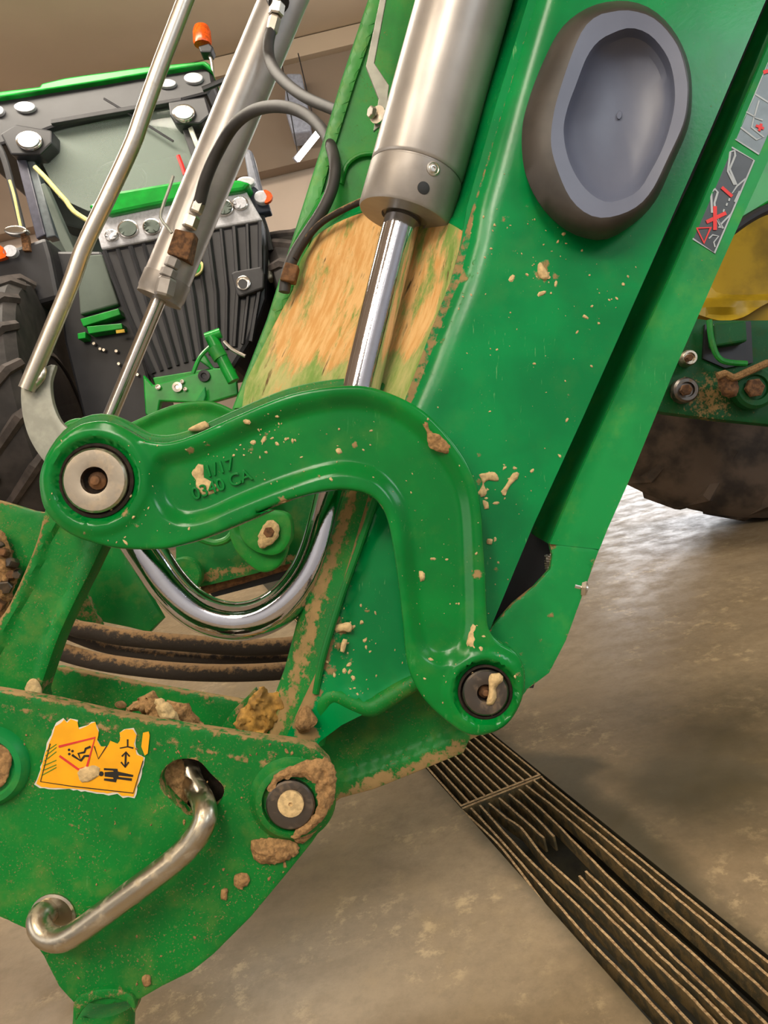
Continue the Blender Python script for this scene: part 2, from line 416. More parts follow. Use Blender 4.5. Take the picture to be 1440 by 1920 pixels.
# floor: two slabs either side of the drain channel and two ends, as a grid
def floor_mesh():
    vs, fs, mud = [], [], []
    S = np.concatenate([np.linspace(-11, -2.3, 12), np.linspace(-2.2, .9, 60), np.linspace(1.0, 8, 8)])
    TL = np.concatenate([np.linspace(-8, -1.6, 8), np.linspace(-1.5, 0, 30)]); TR = np.concatenate([np.linspace(DW, 2.2, 40), np.linspace(2.4, 9, 10)])
    stains_and_shade = [(fl(1050, 1440), .045, 1.0), (fl(1330, 1300), .34, .42), (fl(1400, 1480), .25, .4), (fl(1230, 1500), .12, .3), (fl(1120, 1230), .05, .3)]  # broad right-hand entries paint the shade of tractor and boom
    for T in (TL, TR):
        o = len(vs); n = len(T)
        for s_ in S:
            for t_ in T:
                p = dpt(s_, t_); vs.append(p)
                m = sum(k*math.exp(-((p[0]-c[0])**2+(p[1]-c[1])**2)/(r*r)) for c, r, k in stains_and_shade)
                e = abs(t_) if t_ <= 0 else t_-DW
                mud.append(m+.55*math.exp(-e/.006))
        for i in range(len(S)-1):
            for k in range(n-1): fs.append((o+i*n+k, o+i*n+k+1, o+(i+1)*n+k+1, o+(i+1)*n+k))
    return vs, fs, mud
v_, f_, m_ = floor_mesh(); link('floor', v_, f_, M['floor'], kind='structure', smooth_=False, mud=m_)
pv = [dpt(-11, 0), dpt(-11, 0, -.09), dpt(-11, DW, -.09), dpt(-11, DW), dpt(8, 0), dpt(8, 0, -.09), dpt(8, DW, -.09), dpt(8, DW)]
link('trim_1', pv, [(0, 1, 5, 4), (1, 2, 6, 5), (2, 3, 7, 6)], M['pit'], kind='structure', smooth_=False)
boxw('ceiling', X0, X1, Y0, Y1, ZC, ZC+.1, M['ceil'], kind='structure')
boxw('wall_back', X0, X1, Y1, Y1+.1, 0, ZC, M['walll'], kind='structure')
boxw('wall_left', X0-.1, X0, Y0, Y1, 0, ZC, M['wallc'], kind='structure')
boxw('wall_right', X1, X1+.1, Y0, Y1, 0, ZC, M['wallc'], kind='structure')
boxw('wall_front', X0, X1, Y0-.1, Y0, 0, ZC, M['wallc'], kind='structure')
boxw('trim_2', X0, X1, 8.72, 8.99, 3.38, ZC-.01, M['wallu'], kind='structure')
boxw('trim_3', X0, X1, 8.6, 8.72, 4.36, ZC-.01, M['ceil'], kind='structure')

# strip lamp in view
t = thing('strip_light', 'lit white fluorescent strip light hanging from the far wall', 'lamp', at(578, 272, 7.6))
tube('lamp_tube', [(557, 299, 7.6), (597, 249, 7.6)], .032, M['lamp'], t, n=12, curved=False)
tube('lamp_housing', [(553, 301, 7.68), (600, 245, 7.68)], .036, M['heater'], t, n=4, curved=False)
for sx in (560, 594):
    tube('hanger', [(sx, 297-(sx-560)*1.4, 7.68), (sx-35, 100, 7.9)], .006, M['blackm'], t, n=6, curved=False)
plate('wall_heater', [(536, 137), (565, 137), (574, 180), (583, 245), (548, 250), (533, 200)], 7.9, .3, M['heater'], label='pale blue box unit fixed high on the brown upper wall', cat='heater', bevel=.02)

# ---------------------------------------------------------------- drain grates
GL = [('drain_grate', 'nearer long soiled steel floor grate with broken and bent bars', [
    [(220, 350), (350, 470), (450, 590), (560, 740), (700, 930), (850, 1070), (990, 1230)],
    [(258, 345), (375, 470), (500, 610), (620, 745), (750, 890), (900, 1040), (1080, 1230)],
    [(295, 335), (380, 430), (500, 560), (640, 690), (760, 810), (900, 955), (1040, 1100), (1160, 1230)],
    [(330, 325), (400, 385), (460, 425), (510, 490), (570, 560), (690, 665), (830, 800), (960, 930), (1120, 1080), (1260, 1230)],
    [(370, 305), (450, 375), (550, 465)], [(690, 615), (830, 760), (1000, 920), (1180, 1090), (1320, 1230)],
    [(410, 290), (500, 365), (590, 460)], [(715, 595), (870, 740), (1060, 930), (1240, 1100), (1380, 1230)],
    [(450, 270), (560, 370), (700, 510), (850, 660), (1000, 800), (1160, 940), (1340, 1110), (1460, 1230)],
    [(478, 255), (600, 350), (760, 485), (920, 630), (1080, 770), (1260, 925), (1440, 1085), (1550, 1190)],
    [(508, 235), (640, 345), (840, 505), (1080, 705), (1290, 880), (1440, 1010), (1600, 1150)],
    ])]
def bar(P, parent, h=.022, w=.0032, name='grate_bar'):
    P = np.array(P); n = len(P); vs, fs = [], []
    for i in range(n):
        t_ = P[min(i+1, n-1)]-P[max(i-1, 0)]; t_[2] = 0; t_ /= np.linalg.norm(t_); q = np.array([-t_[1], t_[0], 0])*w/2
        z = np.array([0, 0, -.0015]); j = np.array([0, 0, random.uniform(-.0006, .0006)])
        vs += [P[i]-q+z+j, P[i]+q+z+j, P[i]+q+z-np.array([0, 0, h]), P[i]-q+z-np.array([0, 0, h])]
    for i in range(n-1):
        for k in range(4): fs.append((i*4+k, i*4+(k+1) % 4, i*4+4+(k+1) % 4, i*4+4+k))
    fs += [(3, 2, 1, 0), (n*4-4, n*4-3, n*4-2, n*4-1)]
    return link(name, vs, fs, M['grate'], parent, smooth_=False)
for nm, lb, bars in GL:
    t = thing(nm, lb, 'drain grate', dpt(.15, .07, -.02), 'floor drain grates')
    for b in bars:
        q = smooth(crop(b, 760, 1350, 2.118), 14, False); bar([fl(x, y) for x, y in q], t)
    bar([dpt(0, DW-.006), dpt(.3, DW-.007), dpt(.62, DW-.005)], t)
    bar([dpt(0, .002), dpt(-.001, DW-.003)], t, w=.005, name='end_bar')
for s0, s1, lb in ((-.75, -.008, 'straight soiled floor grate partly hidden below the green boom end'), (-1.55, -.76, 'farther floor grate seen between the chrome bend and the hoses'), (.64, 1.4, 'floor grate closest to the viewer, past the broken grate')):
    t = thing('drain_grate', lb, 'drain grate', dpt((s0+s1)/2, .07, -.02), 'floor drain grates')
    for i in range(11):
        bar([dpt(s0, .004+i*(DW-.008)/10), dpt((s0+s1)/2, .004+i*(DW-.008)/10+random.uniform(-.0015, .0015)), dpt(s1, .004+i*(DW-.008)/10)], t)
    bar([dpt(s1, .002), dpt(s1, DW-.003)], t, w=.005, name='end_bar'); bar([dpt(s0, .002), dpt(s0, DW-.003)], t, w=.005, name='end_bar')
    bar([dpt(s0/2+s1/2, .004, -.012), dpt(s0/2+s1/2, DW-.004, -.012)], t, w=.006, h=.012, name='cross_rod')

# ---------------------------------------------------------------- near bent link
CA = lambda p: crop(p, 40, 680, 2.769)
CC = lambda p: crop(p, 480, 680, 2.483)
LINK = CA([(88, 640), (95, 560), (130, 480), (200, 390), (300, 320), (400, 300), (465, 308), (540, 345), (620, 392), (700, 412), (780, 408), (900, 370), (1100, 280), (1300, 195)]) + \
    CC([(200, 135), (350, 110), (480, 105), (580, 125), (700, 175), (800, 240), (900, 345), (980, 460), (1030, 580), (1050, 700), (1060, 850), (1070, 1000), (1075, 1150), (1085, 1240), (1130, 1300), (1210, 1350), (1250, 1425), (1250, 1520), (1215, 1620), (1150, 1700), (1060, 1738), (980, 1730), (900, 1680), (800, 1590), (735, 1490), (700, 1380), (688, 1250), (672, 1100), (652, 950), (637, 850), (620, 760), (598, 695), (560, 640), (500, 605), (400, 590), (300, 600), (150, 640), (0, 700)]) + \
    CA([(1300, 762), (1150, 830), (950, 910), (800, 955), (700, 970), (500, 965), (350, 930), (250, 890), (170, 830), (110, 750)])
RECESS = [(300, 868), (322, 858), (370, 846), (440, 815), (520, 780), (600, 758), (670, 753), (730, 768), (785, 803), (832, 855), (862, 910), (874, 970), (878, 1060), (880, 1140), (878, 1190), (862, 1222), (826, 1236), (796, 1218), (782, 1170), (774, 1100), (766, 1020), (754, 955), (732, 915), (700, 888), (650, 876), (600, 882), (520, 908), (440, 940), (380, 966), (335, 970), (306, 948), (293, 908)]
def link_relief(s, sc_=1.):
    o = smooth(s['rec'], 8)
    def hf(V):
        q = sd(V, o); h = -.011*sc_*sst((q+s['w']*.55)/s['w'])
        for cx, cy, r in s['pins']:
            d_ = np.hypot(V[:, 0]-cx, V[:, 1]-cy)
            boss = .003*sc_*sst((r*1.75-d_)/(r*.25)); h = h+boss-.010*sc_*sst((r*1.32-d_)/(r*.12))
        return h
    return hf
MUDL = [(355, 842, 10, .8), (386, 832, 8, .7), (492, 815, 14, .5), (470, 840, 10, .5), (520, 800, 9, .4), (596, 893, 9, .8), (527, 936, 10, .9), (665, 832, 7, .8), (668, 860, 5, .7), (610, 812, 5, .6), (235, 960, 12, .7), (250, 985, 12, .6), (160, 1000, 5, .7),
        (300, 945, 6, .5), (778, 960, 5, .7), (776, 1050, 5, .6), (790, 1080, 8, .8), (895, 1075, 12, .8), (806, 1130, 5, .6), (970, 1262, 12, .7), (850, 1220, 4, .6), (232, 838, 6, .6), (560, 850, 4, .5), (480, 860, 5, .5)]
def mudl(V, W):
    m = np.zeros(len(V))
    for x, y, r, k in MUDL: m = np.maximum(m, (k-.1)*np.exp(-((V[:, 0]-x)**2+(V[:, 1]-y)**2)/(r*r)))
    e = dist(V, LINKS)
    return m+.34*np.exp(-e/4)
LINKS = smooth(LINK, 9)
near = thing('bent_link', 'large S-curved cast green link with a pin at each end in front', 'link', at(545, 1080, .815), 'green bent links')
hplate('link_body', LINKS, .80, .03, M['link'], near, holes=[circle(180, 901, 66, 60), circle(910, 1298, 48, 50)], step=6.5, bev=6, hf=link_relief(dict(rec=RECESS, w=34, pins=[(180, 901, 62), (910, 1298, 46)])), mudf=mudl, ang=60)
def pin(cx, cy, r, d, parent, mat, name='pin', hole=.42, nip=True, lab=None, mound=None):
    k = d/F_PX; R_ = r*k; c = at(cx, cy, d); w = R_*.07
    o = lathe(name, c+.014*FW, -FW, [(R_, 0), (R_, .014+R_*.10), (R_-w, .014+R_*.17), (R_*.62, .014+R_*.19), (R_*hole, .014+R_*.16), (R_*hole*.95, .002), (0, .002)], mat, parent, n=48, label=lab)
    lathe('socket', c+.011*FW, -FW, [(R_*hole*.96, 0), (R_*hole*.96, .002), (0, .002)], M['socket'], o, n=32)
    lathe('grease_nipple', c, -FW, [(R_*.3, -.008), (R_*.28, -.003), (R_*.16, 0), (R_*.14, .004), (R_*.07, .005), (0, .005)], M['rust'], o, n=14)
    return o
pin(180, 901, 61, .805, near, M['pin'])
pin(910, 1298, 43, .805, near, M['pind'], hole=.38)
for cx, cy, r in ((180, 901, 70), (910, 1298, 51)):
    k = .81/F_PX; lathe('seal_ring', at(cx, cy, .806), -FW, [(r*k, -.004), (r*k, 0), (r*k*.93, .0015), (r*k*.9, 0), (r*k*.88, -.004)], M['socket'], near, n=48)
def clump(poly, d, h, mat, parent, name='mud_clump', jit=2.5, step=4, **kw):
    o = smooth(poly, 5); o = o+RNG.normal(0, jit*.35, o.shape); lo = o.min(0)
    sdz = RNG.uniform(0, 99)
    def hf(V):
        e = dist(V, o); n_ = np.array([mnoise.fractal(Vector((x*.045, y*.045, sdz)), .8, 2.1, 4) for x, y in V])
        return h*(sst(e/(jit*2+4))*(.65+.55*n_)+RNG.normal(0, .06, len(V)))
    return hplate(name, o, d, .002, mat, parent, step=step, hf=hf, ang=80, **kw)
dl = .806
clump(CC([(770, 265), (810, 275), (812, 310), (860, 330), (925, 400), (920, 420), (870, 420), (812, 398), (800, 360), (790, 310)]), .8015, .004, M['soild'], near)
clump(CC([(1020, 1200), (1050, 1210), (1060, 1240), (1095, 1275), (1075, 1300), (1060, 1375), (1040, 1380), (1000, 1365), (980, 1310), (990, 1260)]), .803, .005, M['soil'], near)
clump(CA([(885, 570), (920, 525), (945, 530), (952, 595), (990, 620), (1030, 660), (950, 690), (910, 650), (905, 610)]), .811, .002, M['soil'], near, jit=1.2)
clump(CA([(830, 450), (880, 420), (908, 428), (900, 465), (865, 485), (838, 470)]), .809, .0025, M['soil'], near, jit=1.5)
clump(CA([(940, 425), (985, 400), (1005, 418), (972, 442)]), .808, .002, M['soil'], near, jit=1.2)
clump(CC([(760, 970), (785, 980), (782, 1015), (765, 1018)]), .81, .003, M['soil'], near, jit=1)
clump(CC([(1005, 960), (1050, 965), (1042, 1008), (1015, 1000)]), .803, .003, M['soild'], near, jit=1.5)
clump(CC([(370, 405), (395, 398), (402, 420), (385, 428)]), .811, .004, M['soil'], near, jit=1)
clump(CA([(1325, 700), (1360, 690), (1375, 720), (1340, 730)]), .803, .003, M['soil'], near, jit=1)
clump(CC([(1090, 1455), (1140, 1450), (1150, 1480), (1120, 1510), (1120, 1560), (1100, 1595), (1075, 1590), (1085, 1540)]), .799, .004, M['soil'], near, jit=1.5)
def text(s, px, py, ang, hpx, d, mat, parent, name='cast_lettering', ext=.0022, label=None):
    cu = bpy.data.curves.new('t', 'FONT'); cu.body = s; cu.size = hpx*1.4*d/F_PX; cu.extrude = ext; cu.bevel_depth = .0005; cu.offset = -.0002
    to = bpy.data.objects.new('t', cu); COL.objects.link(to); dg = bpy.context.evaluated_depsgraph_get(); dg.update()
    me = bpy.data.meshes.new_from_object(to.evaluated_get(dg)); vs = [v.co.copy() for v in me.vertices]; fs = [tuple(p.vertices) for p in me.polygons]
    bpy.data.objects.remove(to); bpy.data.meshes.remove(me); c, s_ = cos(ang), sin(ang)
    o = at(px, py, d); W = [o+(v.x*c-v.y*s_)*RT+(v.x*s_+v.y*c)*UP-v.z*FW for v in vs]
    return link(name, W, fs, mat, parent, label=label)
text('1/17', 387, 896, radians(17), 23, .8105, M['link'], near, label='raised cast date mark')
text('0340 CA', 364, 938, radians(19.5), 23, .8105, M['link'], near, label='raised cast part mark')

def specks(parent, regions, dfn, mat, poly=None, name='soil_specks', kf=.6):
    vs, fs = [], []
    for cx, cy, rx, ry, n, r0, r1 in regions:
        n = int(n*kf); P = np.stack([cx+RNG.normal(0, rx, n), cy+RNG.normal(0, ry, n)], 1)
        if poly is not None: P = P[sd(P, poly) > 4]
        if not len(P): continue
        D = dfn(P)
        for p, d in zip(P, D):
            r = r0+(r1-r0)*RNG.random()**3; a0 = RNG.random()*6; el = 1+RNG.random()*1.2; k = len(vs); m = 7
            for ring_, z in ((1., .0002), (.55, -.0006-r*.00012)):
                for i in range(m):
                    a = a0+2*pi*i/m; q = r*ring_*(.7+.6*RNG.random()); x, y = q*cos(a)*el, q*sin(a); c, s_ = cos(a0*3), sin(a0*3)
                    vs.append(at(p[0]+x*c-y*s_, p[1]+x*s_+y*c, d+z))
            fs += [(k+i, k+(i+1) % m, k+m+(i+1) % m, k+m+i) for i in range(m)]+[tuple(k+m+i for i in range(m))]
    return link(name, vs, fs, mat, parent, kind='stuff', smooth_=False)
lrel = link_relief(dict(rec=RECESS, w=34, pins=[(180, 901, 62), (910, 1298, 46)]))
specks(near, [(500, 815, 28, 18, 34, 1, 5), (460, 850, 60, 30, 26, .8, 3), (330, 890, 120, 50, 30, .7, 2.4), (620, 820, 120, 50, 40, .7, 2.6), (600, 900, 100, 20, 16, 1, 3.5), (800, 900, 60, 90, 34, .7, 3), (830, 1080, 50, 110, 44, .7, 3), (870, 1280, 70, 60, 40, .8, 4), (240, 965, 30, 30, 26, .8, 4), (150, 850, 60, 50, 20, .6, 2.2), (970, 1260, 12, 40, 16, 1, 4)],
    lambda V: .80-lrel(V), M['soil'], LINKS)

# inner twin of the link, set back beyond the cylinder eye
INN = xf(LINK, 180, 900, 1., 184, 886)
tw = thing('bent_link', 'inner twin green link peeking above the front link', 'link', at(545, 1060, .985), 'green bent links')
hplate('link_body', smooth(INN, 14), .965, .03, M['dusty'], tw, step=20, bev=7, ang=60, mudf=lambda V, W: .34*np.exp(-dist(V, smooth(INN, 20))/5))
clump([(352, 806), (366, 796), (384, 790), (392, 800), (372, 808)], .96, .003, M['soil'], tw, jit=1)
# the link of the opposite arm, half as large in view
S_ = .49
FL = xf(LINK, 180, 900, S_, 145, 838); FR = xf(RECESS, 180, 900, S_, 145, 838)
fp = xf([(180, 901), (910, 1298)], 180, 900, S_, 145, 838)
ft = thing('bent_link', 'smaller looking green link of the opposite loader arm', 'link', at(330, 930, 1.66), 'green bent links')
hplate('link_body', smooth(FL, 7), 1.64, .03, M['far'], ft, step=6, bev=4, ang=60, hf=link_relief(dict(rec=FR, w=17, pins=[(fp[0][0], fp[0][1], 30)])), mudf=lambda V, W: .42*np.exp(-dist(V, smooth(FL, 12))/3))
# ---------------------------------------------------------------- loader boom
C7 = lambda p: crop(p, 400, 350, 2.88)
boom = thing('loader_boom', 'big green loader boom with a black oval cap running up to the right', 'loader arm', at(900, 800, .9))
BL = [(1200, -700), (1026, -120), (990, 0), (932, 190), (878, 380), (866, 450), (845, 525), (813, 605), (768, 725), (728, 830), (690, 930), (640, 1100), (598, 1250), (560, 1330)]
BP = BL+[(520, 1420), (540, 1440), (575, 1430), (600, 1390), (640, 1360), (700, 1330), (780, 1282), (880, 1290), (925, 1165), (1000, 985), (1091, 787), (1141, 675), (1219, 500), (1330, 248), (1436, 0), (1744, -700)]
BPd = dense(BP, 20)
BLs = np.array(BL)
def leftd(V):
    a = BLs[:-1]; b = BLs[1:]; ab = b-a; ap = V[:, None, :]-a[None]; t_ = np.clip((ap*ab[None]).sum(2)/(ab**2).sum(1), 0, 1)
    return np.linalg.norm(ap-t_[..., None]*ab[None], axis=2).min(1)
BD = .872
def boomh(V):
    r = np.where(V[:, 1] < 700, 62., np.clip(62-(V[:, 1]-700)*.12, 14, 62)); x = np.clip(leftd(V)/r, 0, 1)
    h = -(1-np.sqrt(np.clip(1-(1-x)**2, 0, 1)))*r*.9*BD/F_PX
    # stepped face under the link: outer strip stands proud of the recessed inner field
    q = sd(V, np.array([(730, 925), (790, 1000), (800, 1180), (780, 1268), (700, 1318), (640, 1290), (628, 1235), (668, 1080)]))
    return h-.006*sst((q+5)/10)
MB = [(1020, 500, 10, .9), (1015, 515, 14, .7), (1040, 520, 8, .6), (940, 410, 10, .6), (870, 515, 14, .55), (965, 470, 9, .4), (1038, 570, 5, .7), (1115, 565, 4, .7), (1065, 745, 6, .5), (895, 858, 8, .6), (645, 1180, 12, .8), (655, 1240, 10, .6), (640, 1215, 10, .7), (688, 1145, 6, .6), (625, 1255, 10, .8), (930, 1070, 8, .5), (918, 1015, 5, .9), (595, 1230, 26, .6), (560, 1300, 34, .8), (575, 1370, 26, .9), (640, 1310, 12, .4), (900, 905, 12, .55), (1115, 620, 14, .3)]
def boomm(V, W):
    m = np.zeros(len(V))
    for x, y, r, k in MB: m = np.maximum(m, (k-.08)*np.exp(-((V[:, 0]-x)**2+(V[:, 1]-y)**2)/(r*r)))
    l = leftd(V)
    m = m+sst((V[:, 1]-430)/60)*np.where(V[:, 1] < 760, .46*np.exp(-l/22), 0)+np.where(V[:, 1] > 900, .55*np.exp(-l/14), 0)
    return m+.12
hplate('side_plate', BPd, BD, .012, M['boom'], boom, step=13, hf=boomh, mudf=boomm, ang=50)
# web between the two side plates
WL = [(1073, -700), (840, 0), (760, 200), (692, 360), (626, 416), (588, 447), (563, 489), (549, 544), (515, 607), (487, 662), (461, 715), (450, 790), (452, 850)]
WR = [(1208, -700), (998, 0), (938, 200), (888, 375), (880, 420), (874, 440), (862, 495), (852, 535), (835, 590), (815, 635), (785, 705), (755, 790), (730, 850)]
rows, mv = [], []
L_ = smooth(WL, 16, False); k_ = np.linspace(0, len(WL)-1, 90)
WLi = np.stack([np.interp(k_, range(len(WL)), [p[i] for p in WL]) for i in (0, 1)], 1); WRi = np.stack([np.interp(k_, range(len(WR)), [p[i] for p in WR]) for i in (0, 1)], 1)
for a, b in zip(WLi, WRi):
    row = []
    for j in range(33):
        s_ = j/32; p = a+(b-a)*s_
        dep = 1.10-(1.10-.925)*s_**1.3+.004*sin(s_*9+p[1]*.02)
        if s_ > .86: dep = dep-.02*sst(np.array((s_-.86)/.14))
        if s_ < .04: dep += .012
        qq = k_[len(rows)]; ay = p[1]-52*math.exp(-((qq-5.)/1.3)**2)*sin(pi*s_)**.8
        row.append(at(p[0], ay, dep)); mv.append(float(np.clip(.25+.5*math.exp(-((s_-.36)/.24)**2)-.7*sst(np.array((p[1]-640)/90.))+.25*math.exp(-((s_-.85)/.1)**2), 0, 1)))
    rows.append(row)
NU = 37
loft('upper_web', rows[:NU+1], M['boom'], boom, mudv=[.05]*(33*(NU+1)), ang=60, thick=.01)
rows = rows[NU:]; mv = mv[33*NU:]
loft('front_web', rows, M['sand'], boom, mudv=mv, label='tan soil-caked web plate', ang=60, thick=.01)
NL = [(655, 900), (636, 940), (600, 1040), (566, 1130), (535, 1250), (505, 1330), (470, 1400)]; NR = [(706, 900), (692, 935), (660, 1040), (640, 1105), (602, 1245), (575, 1330), (560, 1400)]
k_ = np.linspace(0, 6, 50); rows, mv = [], []
for q in k_:
    a = [np.interp(q, range(7), [p[i] for p in NL]) for i in (0, 1)]; b = [np.interp(q, range(7), [p[i] for p in NR]) for i in (0, 1)]
    row = []
    for j in range(9):
        s_ = j/8; row.append(at(a[0]+(b[0]-a[0])*s_, a[1]+(b[1]-a[1])*s_, .925-.04*s_**.6)); mv.append(.25+.45*math.exp(-((s_-.4)/.25)**2))
    rows.append(row)
loft('nose_web', rows, M['dusty'], boom, mudv=mv, thick=.012, label='soil-smeared green nose edge')
FLG = [(865, -700), (720, -120), (690, 0), (640, 150), (598, 290), (560, 410), (500, 600), (436, 765), (430, 830), (700, 860), (905, 400), (960, 200), (1000, -120), (1190, -700)]
hplate('inner_flange', dense(FLG, 24), 1.125, .012, M['far'], boom, step=30, mudf=lambda V, W: .2+0*V[:, 0])
lip = np.array([(867, -700), (722, -120), (692, 0), (642, 150), (600, 290), (562, 410), (502, 600), (438, 765)])
lp = dense(lip, 20, False); lp2 = lp+np.stack([np.interp(lp[:, 1], [-120, 0, 300, 500, 600, 765], [40, 26, 22, 34, 18, 22]), 0*lp[:, 1]], 1)
hplate('flange_lip', np.vstack([lp, lp2[::-1]]), 1.118, .01, M['lip'], boom, step=9, bev=2, mudf=lambda V, W: .05+.2*(V[:, 1] > 500))
tube('weld_bead', [(640, 345, 1.12), (650, 310, 1.12), (675, 291, 1.12), (705, 288, 1.12)], .0035, M['far'], boom, n=8)
tube('rib', [(612, 365, 1.118), (590, 400, 1.118), (560, 450, 1.118), (540, 500, 1.118)], .006, M['far'], boom, n=8)
# lower gusset casting and its rim bar
GS = [(590, 1400), (600, 1340), (640, 1300), (770, 1255), (905, 1250), (930, 1360), (878, 1385), (868, 1408), (760, 1452), (700, 1476), (640, 1492), (600, 1520), (560, 1540)]
def gsm(V, W):
    e = sd(V, np.array([(560, 1500), (640, 1462), (760, 1420), (870, 1370), (940, 1330), (930, 1200), (600, 1200), (540, 1440)])); return .12+.5*sst((e*-1+6)/22)
hplate('end_gusset', dense(GS, 12), .93, .014, M['dusty'], boom, step=9, bev=5, hf=lambda V: .010*sst((14-sd(V, np.array([(560, 1500), (640, 1462), (760, 1420), (872, 1372), (960, 1330), (930, 1200), (600, 1200), (540, 1440)])))/14), mudf=gsm)
tube('rim_bar', [(590, 1392, .885), (600, 1350, .885), (607, 1316, .882), (628, 1303, .88), (662, 1318, .88), (695, 1326, .88), (722, 1312, .88), (770, 1283, .88), (830, 1250, .89)], [.012, .012, .012, .0105, .0105, .0115, .0115, .0105, .01], M['dusty'], boom, n=14)
tube('edge_bead', [(704, 935, .868), (672, 1030, .868), (640, 1120, .868), (606, 1230, .868), (592, 1300, .872)], .004, M['deep'], boom, n=10)
clump(CC([(185, 1650), (235, 1600), (285, 1660), (262, 1705), (200, 1722)]), .868, .006, M['soild'], boom)
clump(CC([(1040, 520), (1080, 512), (1112, 510), (1130, 550), (1085, 548), (1060, 560), (1075, 610), (1050, 625), (1035, 600), (1055, 570)]), .871, .003, M['soil'], boom, jit=1.6)
clump(CC([(1142, 600), (1170, 560), (1198, 512), (1225, 515), (1215, 540), (1180, 580), (1160, 622)]), .871, .003, M['soil'], boom, jit=1.6)
clump([(1012, 492), (1024, 505), (1030, 520), (1018, 524), (1008, 510)], .871, .003, M['soil'], boom, jit=1.2)
clump(CC([(1055, 640), (1080, 650), (1082, 680), (1065, 682)]), .871, .003, M['soil'], boom, jit=1)
clump([(914, 1010), (924, 1012), (922, 1021), (913, 1020)], .871, .003, M['soil'], boom, jit=.6)
clump(CC([(372, 1222), (440, 1212), (442, 1255), (400, 1250), (372, 1258)]), .871, .002, M['soil'], boom, jit=1.2)
clump(CC([(405, 1285), (425, 1290), (410, 1350), (392, 1345)]), .871, .002, M['soil'], boom, jit=1)
specks(boom, [(1015, 500, 26, 26, 26, 1, 6), (930, 420, 30, 26, 16, 1, 5), (1000, 470, 90, 60, 36, .7, 3.2), (935, 905, 40, 34, 40, .8, 4), (1040, 720, 90, 130, 60, .6, 3), (900, 620, 60, 90, 36, .6, 2.6), (660, 1190, 30, 70, 44, 1, 5), (720, 1200, 50, 80, 30, .7, 3), (1160, 380, 60, 90, 20, .6, 2.4), (1120, 540, 40, 60, 20, .8, 3.5), (930, 1060, 14, 60, 18, 1, 4), (640, 1280, 30, 24, 30, 1, 5)],
    lambda V: BD-boomh(V), M['soil'], BPd)
# folded channel under the boom
ch = [((1560, -120), 1.0), ((1440, 130), 1.), ((1325, 400), 1.), ((1230, 600), 1.), ((1130, 790), 1.), ((1045, 985), 1.)]
CL_ = [(1745, -700), (1425, 35), (1300, 330), (1215, 510), (1130, 700), (1040, 890), (1004, 975), (996, 1000)]      # deep edge
CK_ = [(1789, -700), (1462, 35), (1338, 330), (1256, 522), (1168, 712), (1086, 890), (1046, 985), (1031, 1020)]      # crest
CR_ = [(1893, -700), (1560, 35), (1436, 310), (1352, 495), (1262, 700), (1180, 900), (1140, 990), (1124, 1030)]      # right edge
k_ = np.linspace(0, 7, 60); rows = []; mv = []
for q in k_:
    a, c, e = [np.array([np.interp(q, range(8), [p[i] for p in Z]) for i in (0, 1)]) for Z in (CL_, CK_, CR_)]
    row = []
    for j in range(8):
        th = j/7*pi/2; row.append(at(*(a+(c-a)*sin(th)), .945-.080*(1-cos(th))**.8)); mv.append(.2)
    for j in range(1, 7): row.append(at(*(c+(e-c)*j/6), .865+.004*min(j, 1))); mv.append(.12)
    rows.append(row)
loft('lower_channel', rows, M['chan'], boom, mudv=mv, thick=.008, ang=50)
TIP = [(1031, 1018), (1036, 1040), (1032, 1067), (1003, 1099), (963, 1131), (926, 1172), (900, 1210), (900, 1330), (960, 1330), (990, 1292), (1030, 1262), (1062, 1200), (1124, 1030), (1080, 1022)]
hplate('channel_end', dense(TIP, 12), .8695, .010, M['chan'], boom, step=11, bev=2, mudf=lambda V, W: .12+.35*np.exp(-((V[:, 0]-955)**2+(V[:, 1]-1215)**2)/900)+.5*np.exp(-((V[:, 0]-1030)**2+(V[:, 1]-1150)**2)/40)+.5*np.exp(-((V[:, 0]-1012)**2+(V[:, 1]-1198)**2)/30)+.4*np.exp(-dist(V, np.array(TIP))/3))
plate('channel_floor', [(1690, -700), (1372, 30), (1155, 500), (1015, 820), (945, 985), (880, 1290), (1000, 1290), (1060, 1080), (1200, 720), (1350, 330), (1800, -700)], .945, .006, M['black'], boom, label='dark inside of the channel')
tube('spring', [(1027+5*cos(i*1.6), 1040+i*1.15, .925+.004*sin(i*1.6)) for i in range(26)], .0012, M['zinc'], boom, n=6, step=3)
hexnut('bolt', at(1090, 1102, .875), -FW*.3+RT*.9-UP*.1, .0095, .006, M['zinc'], boom)
tube('bolt_shank', [(1076, 1098, .875), (1100, 1104, .875)], .006, M['zinc'], boom, n=12, curved=False)
# oval rubber cover
C4 = lambda p: crop(p, 900, 0, 2.667)
OO = C4([(620, 12), (760, 8), (880, 60), (980, 170), (1045, 320), (1060, 480), (1040, 640), (960, 830), (880, 1000), (780, 1110), (640, 1195), (520, 1190), (400, 1130), (290, 1010), (222, 850), (210, 650), (250, 480), (320, 300), (400, 150), (500, 60)])
FO = C4([(640, 55), (750, 45), (880, 90), (990, 220), (1035, 370), (1042, 480), (1020, 620), (940, 800), (860, 960), (770, 1050), (640, 1095), (540, 1080), (450, 1000), (385, 860), (350, 720), (365, 560), (410, 400), (470, 230), (520, 130), (580, 75)])
FI = C4([(640, 180), (740, 143), (830, 165), (900, 230), (950, 320), (972, 440), (965, 560), (920, 720), (850, 860), (780, 960), (650, 1008), (560, 970), (490, 890), (440, 780), (420, 650), (440, 540), (480, 430), (530, 300), (570, 235), (600, 205)])
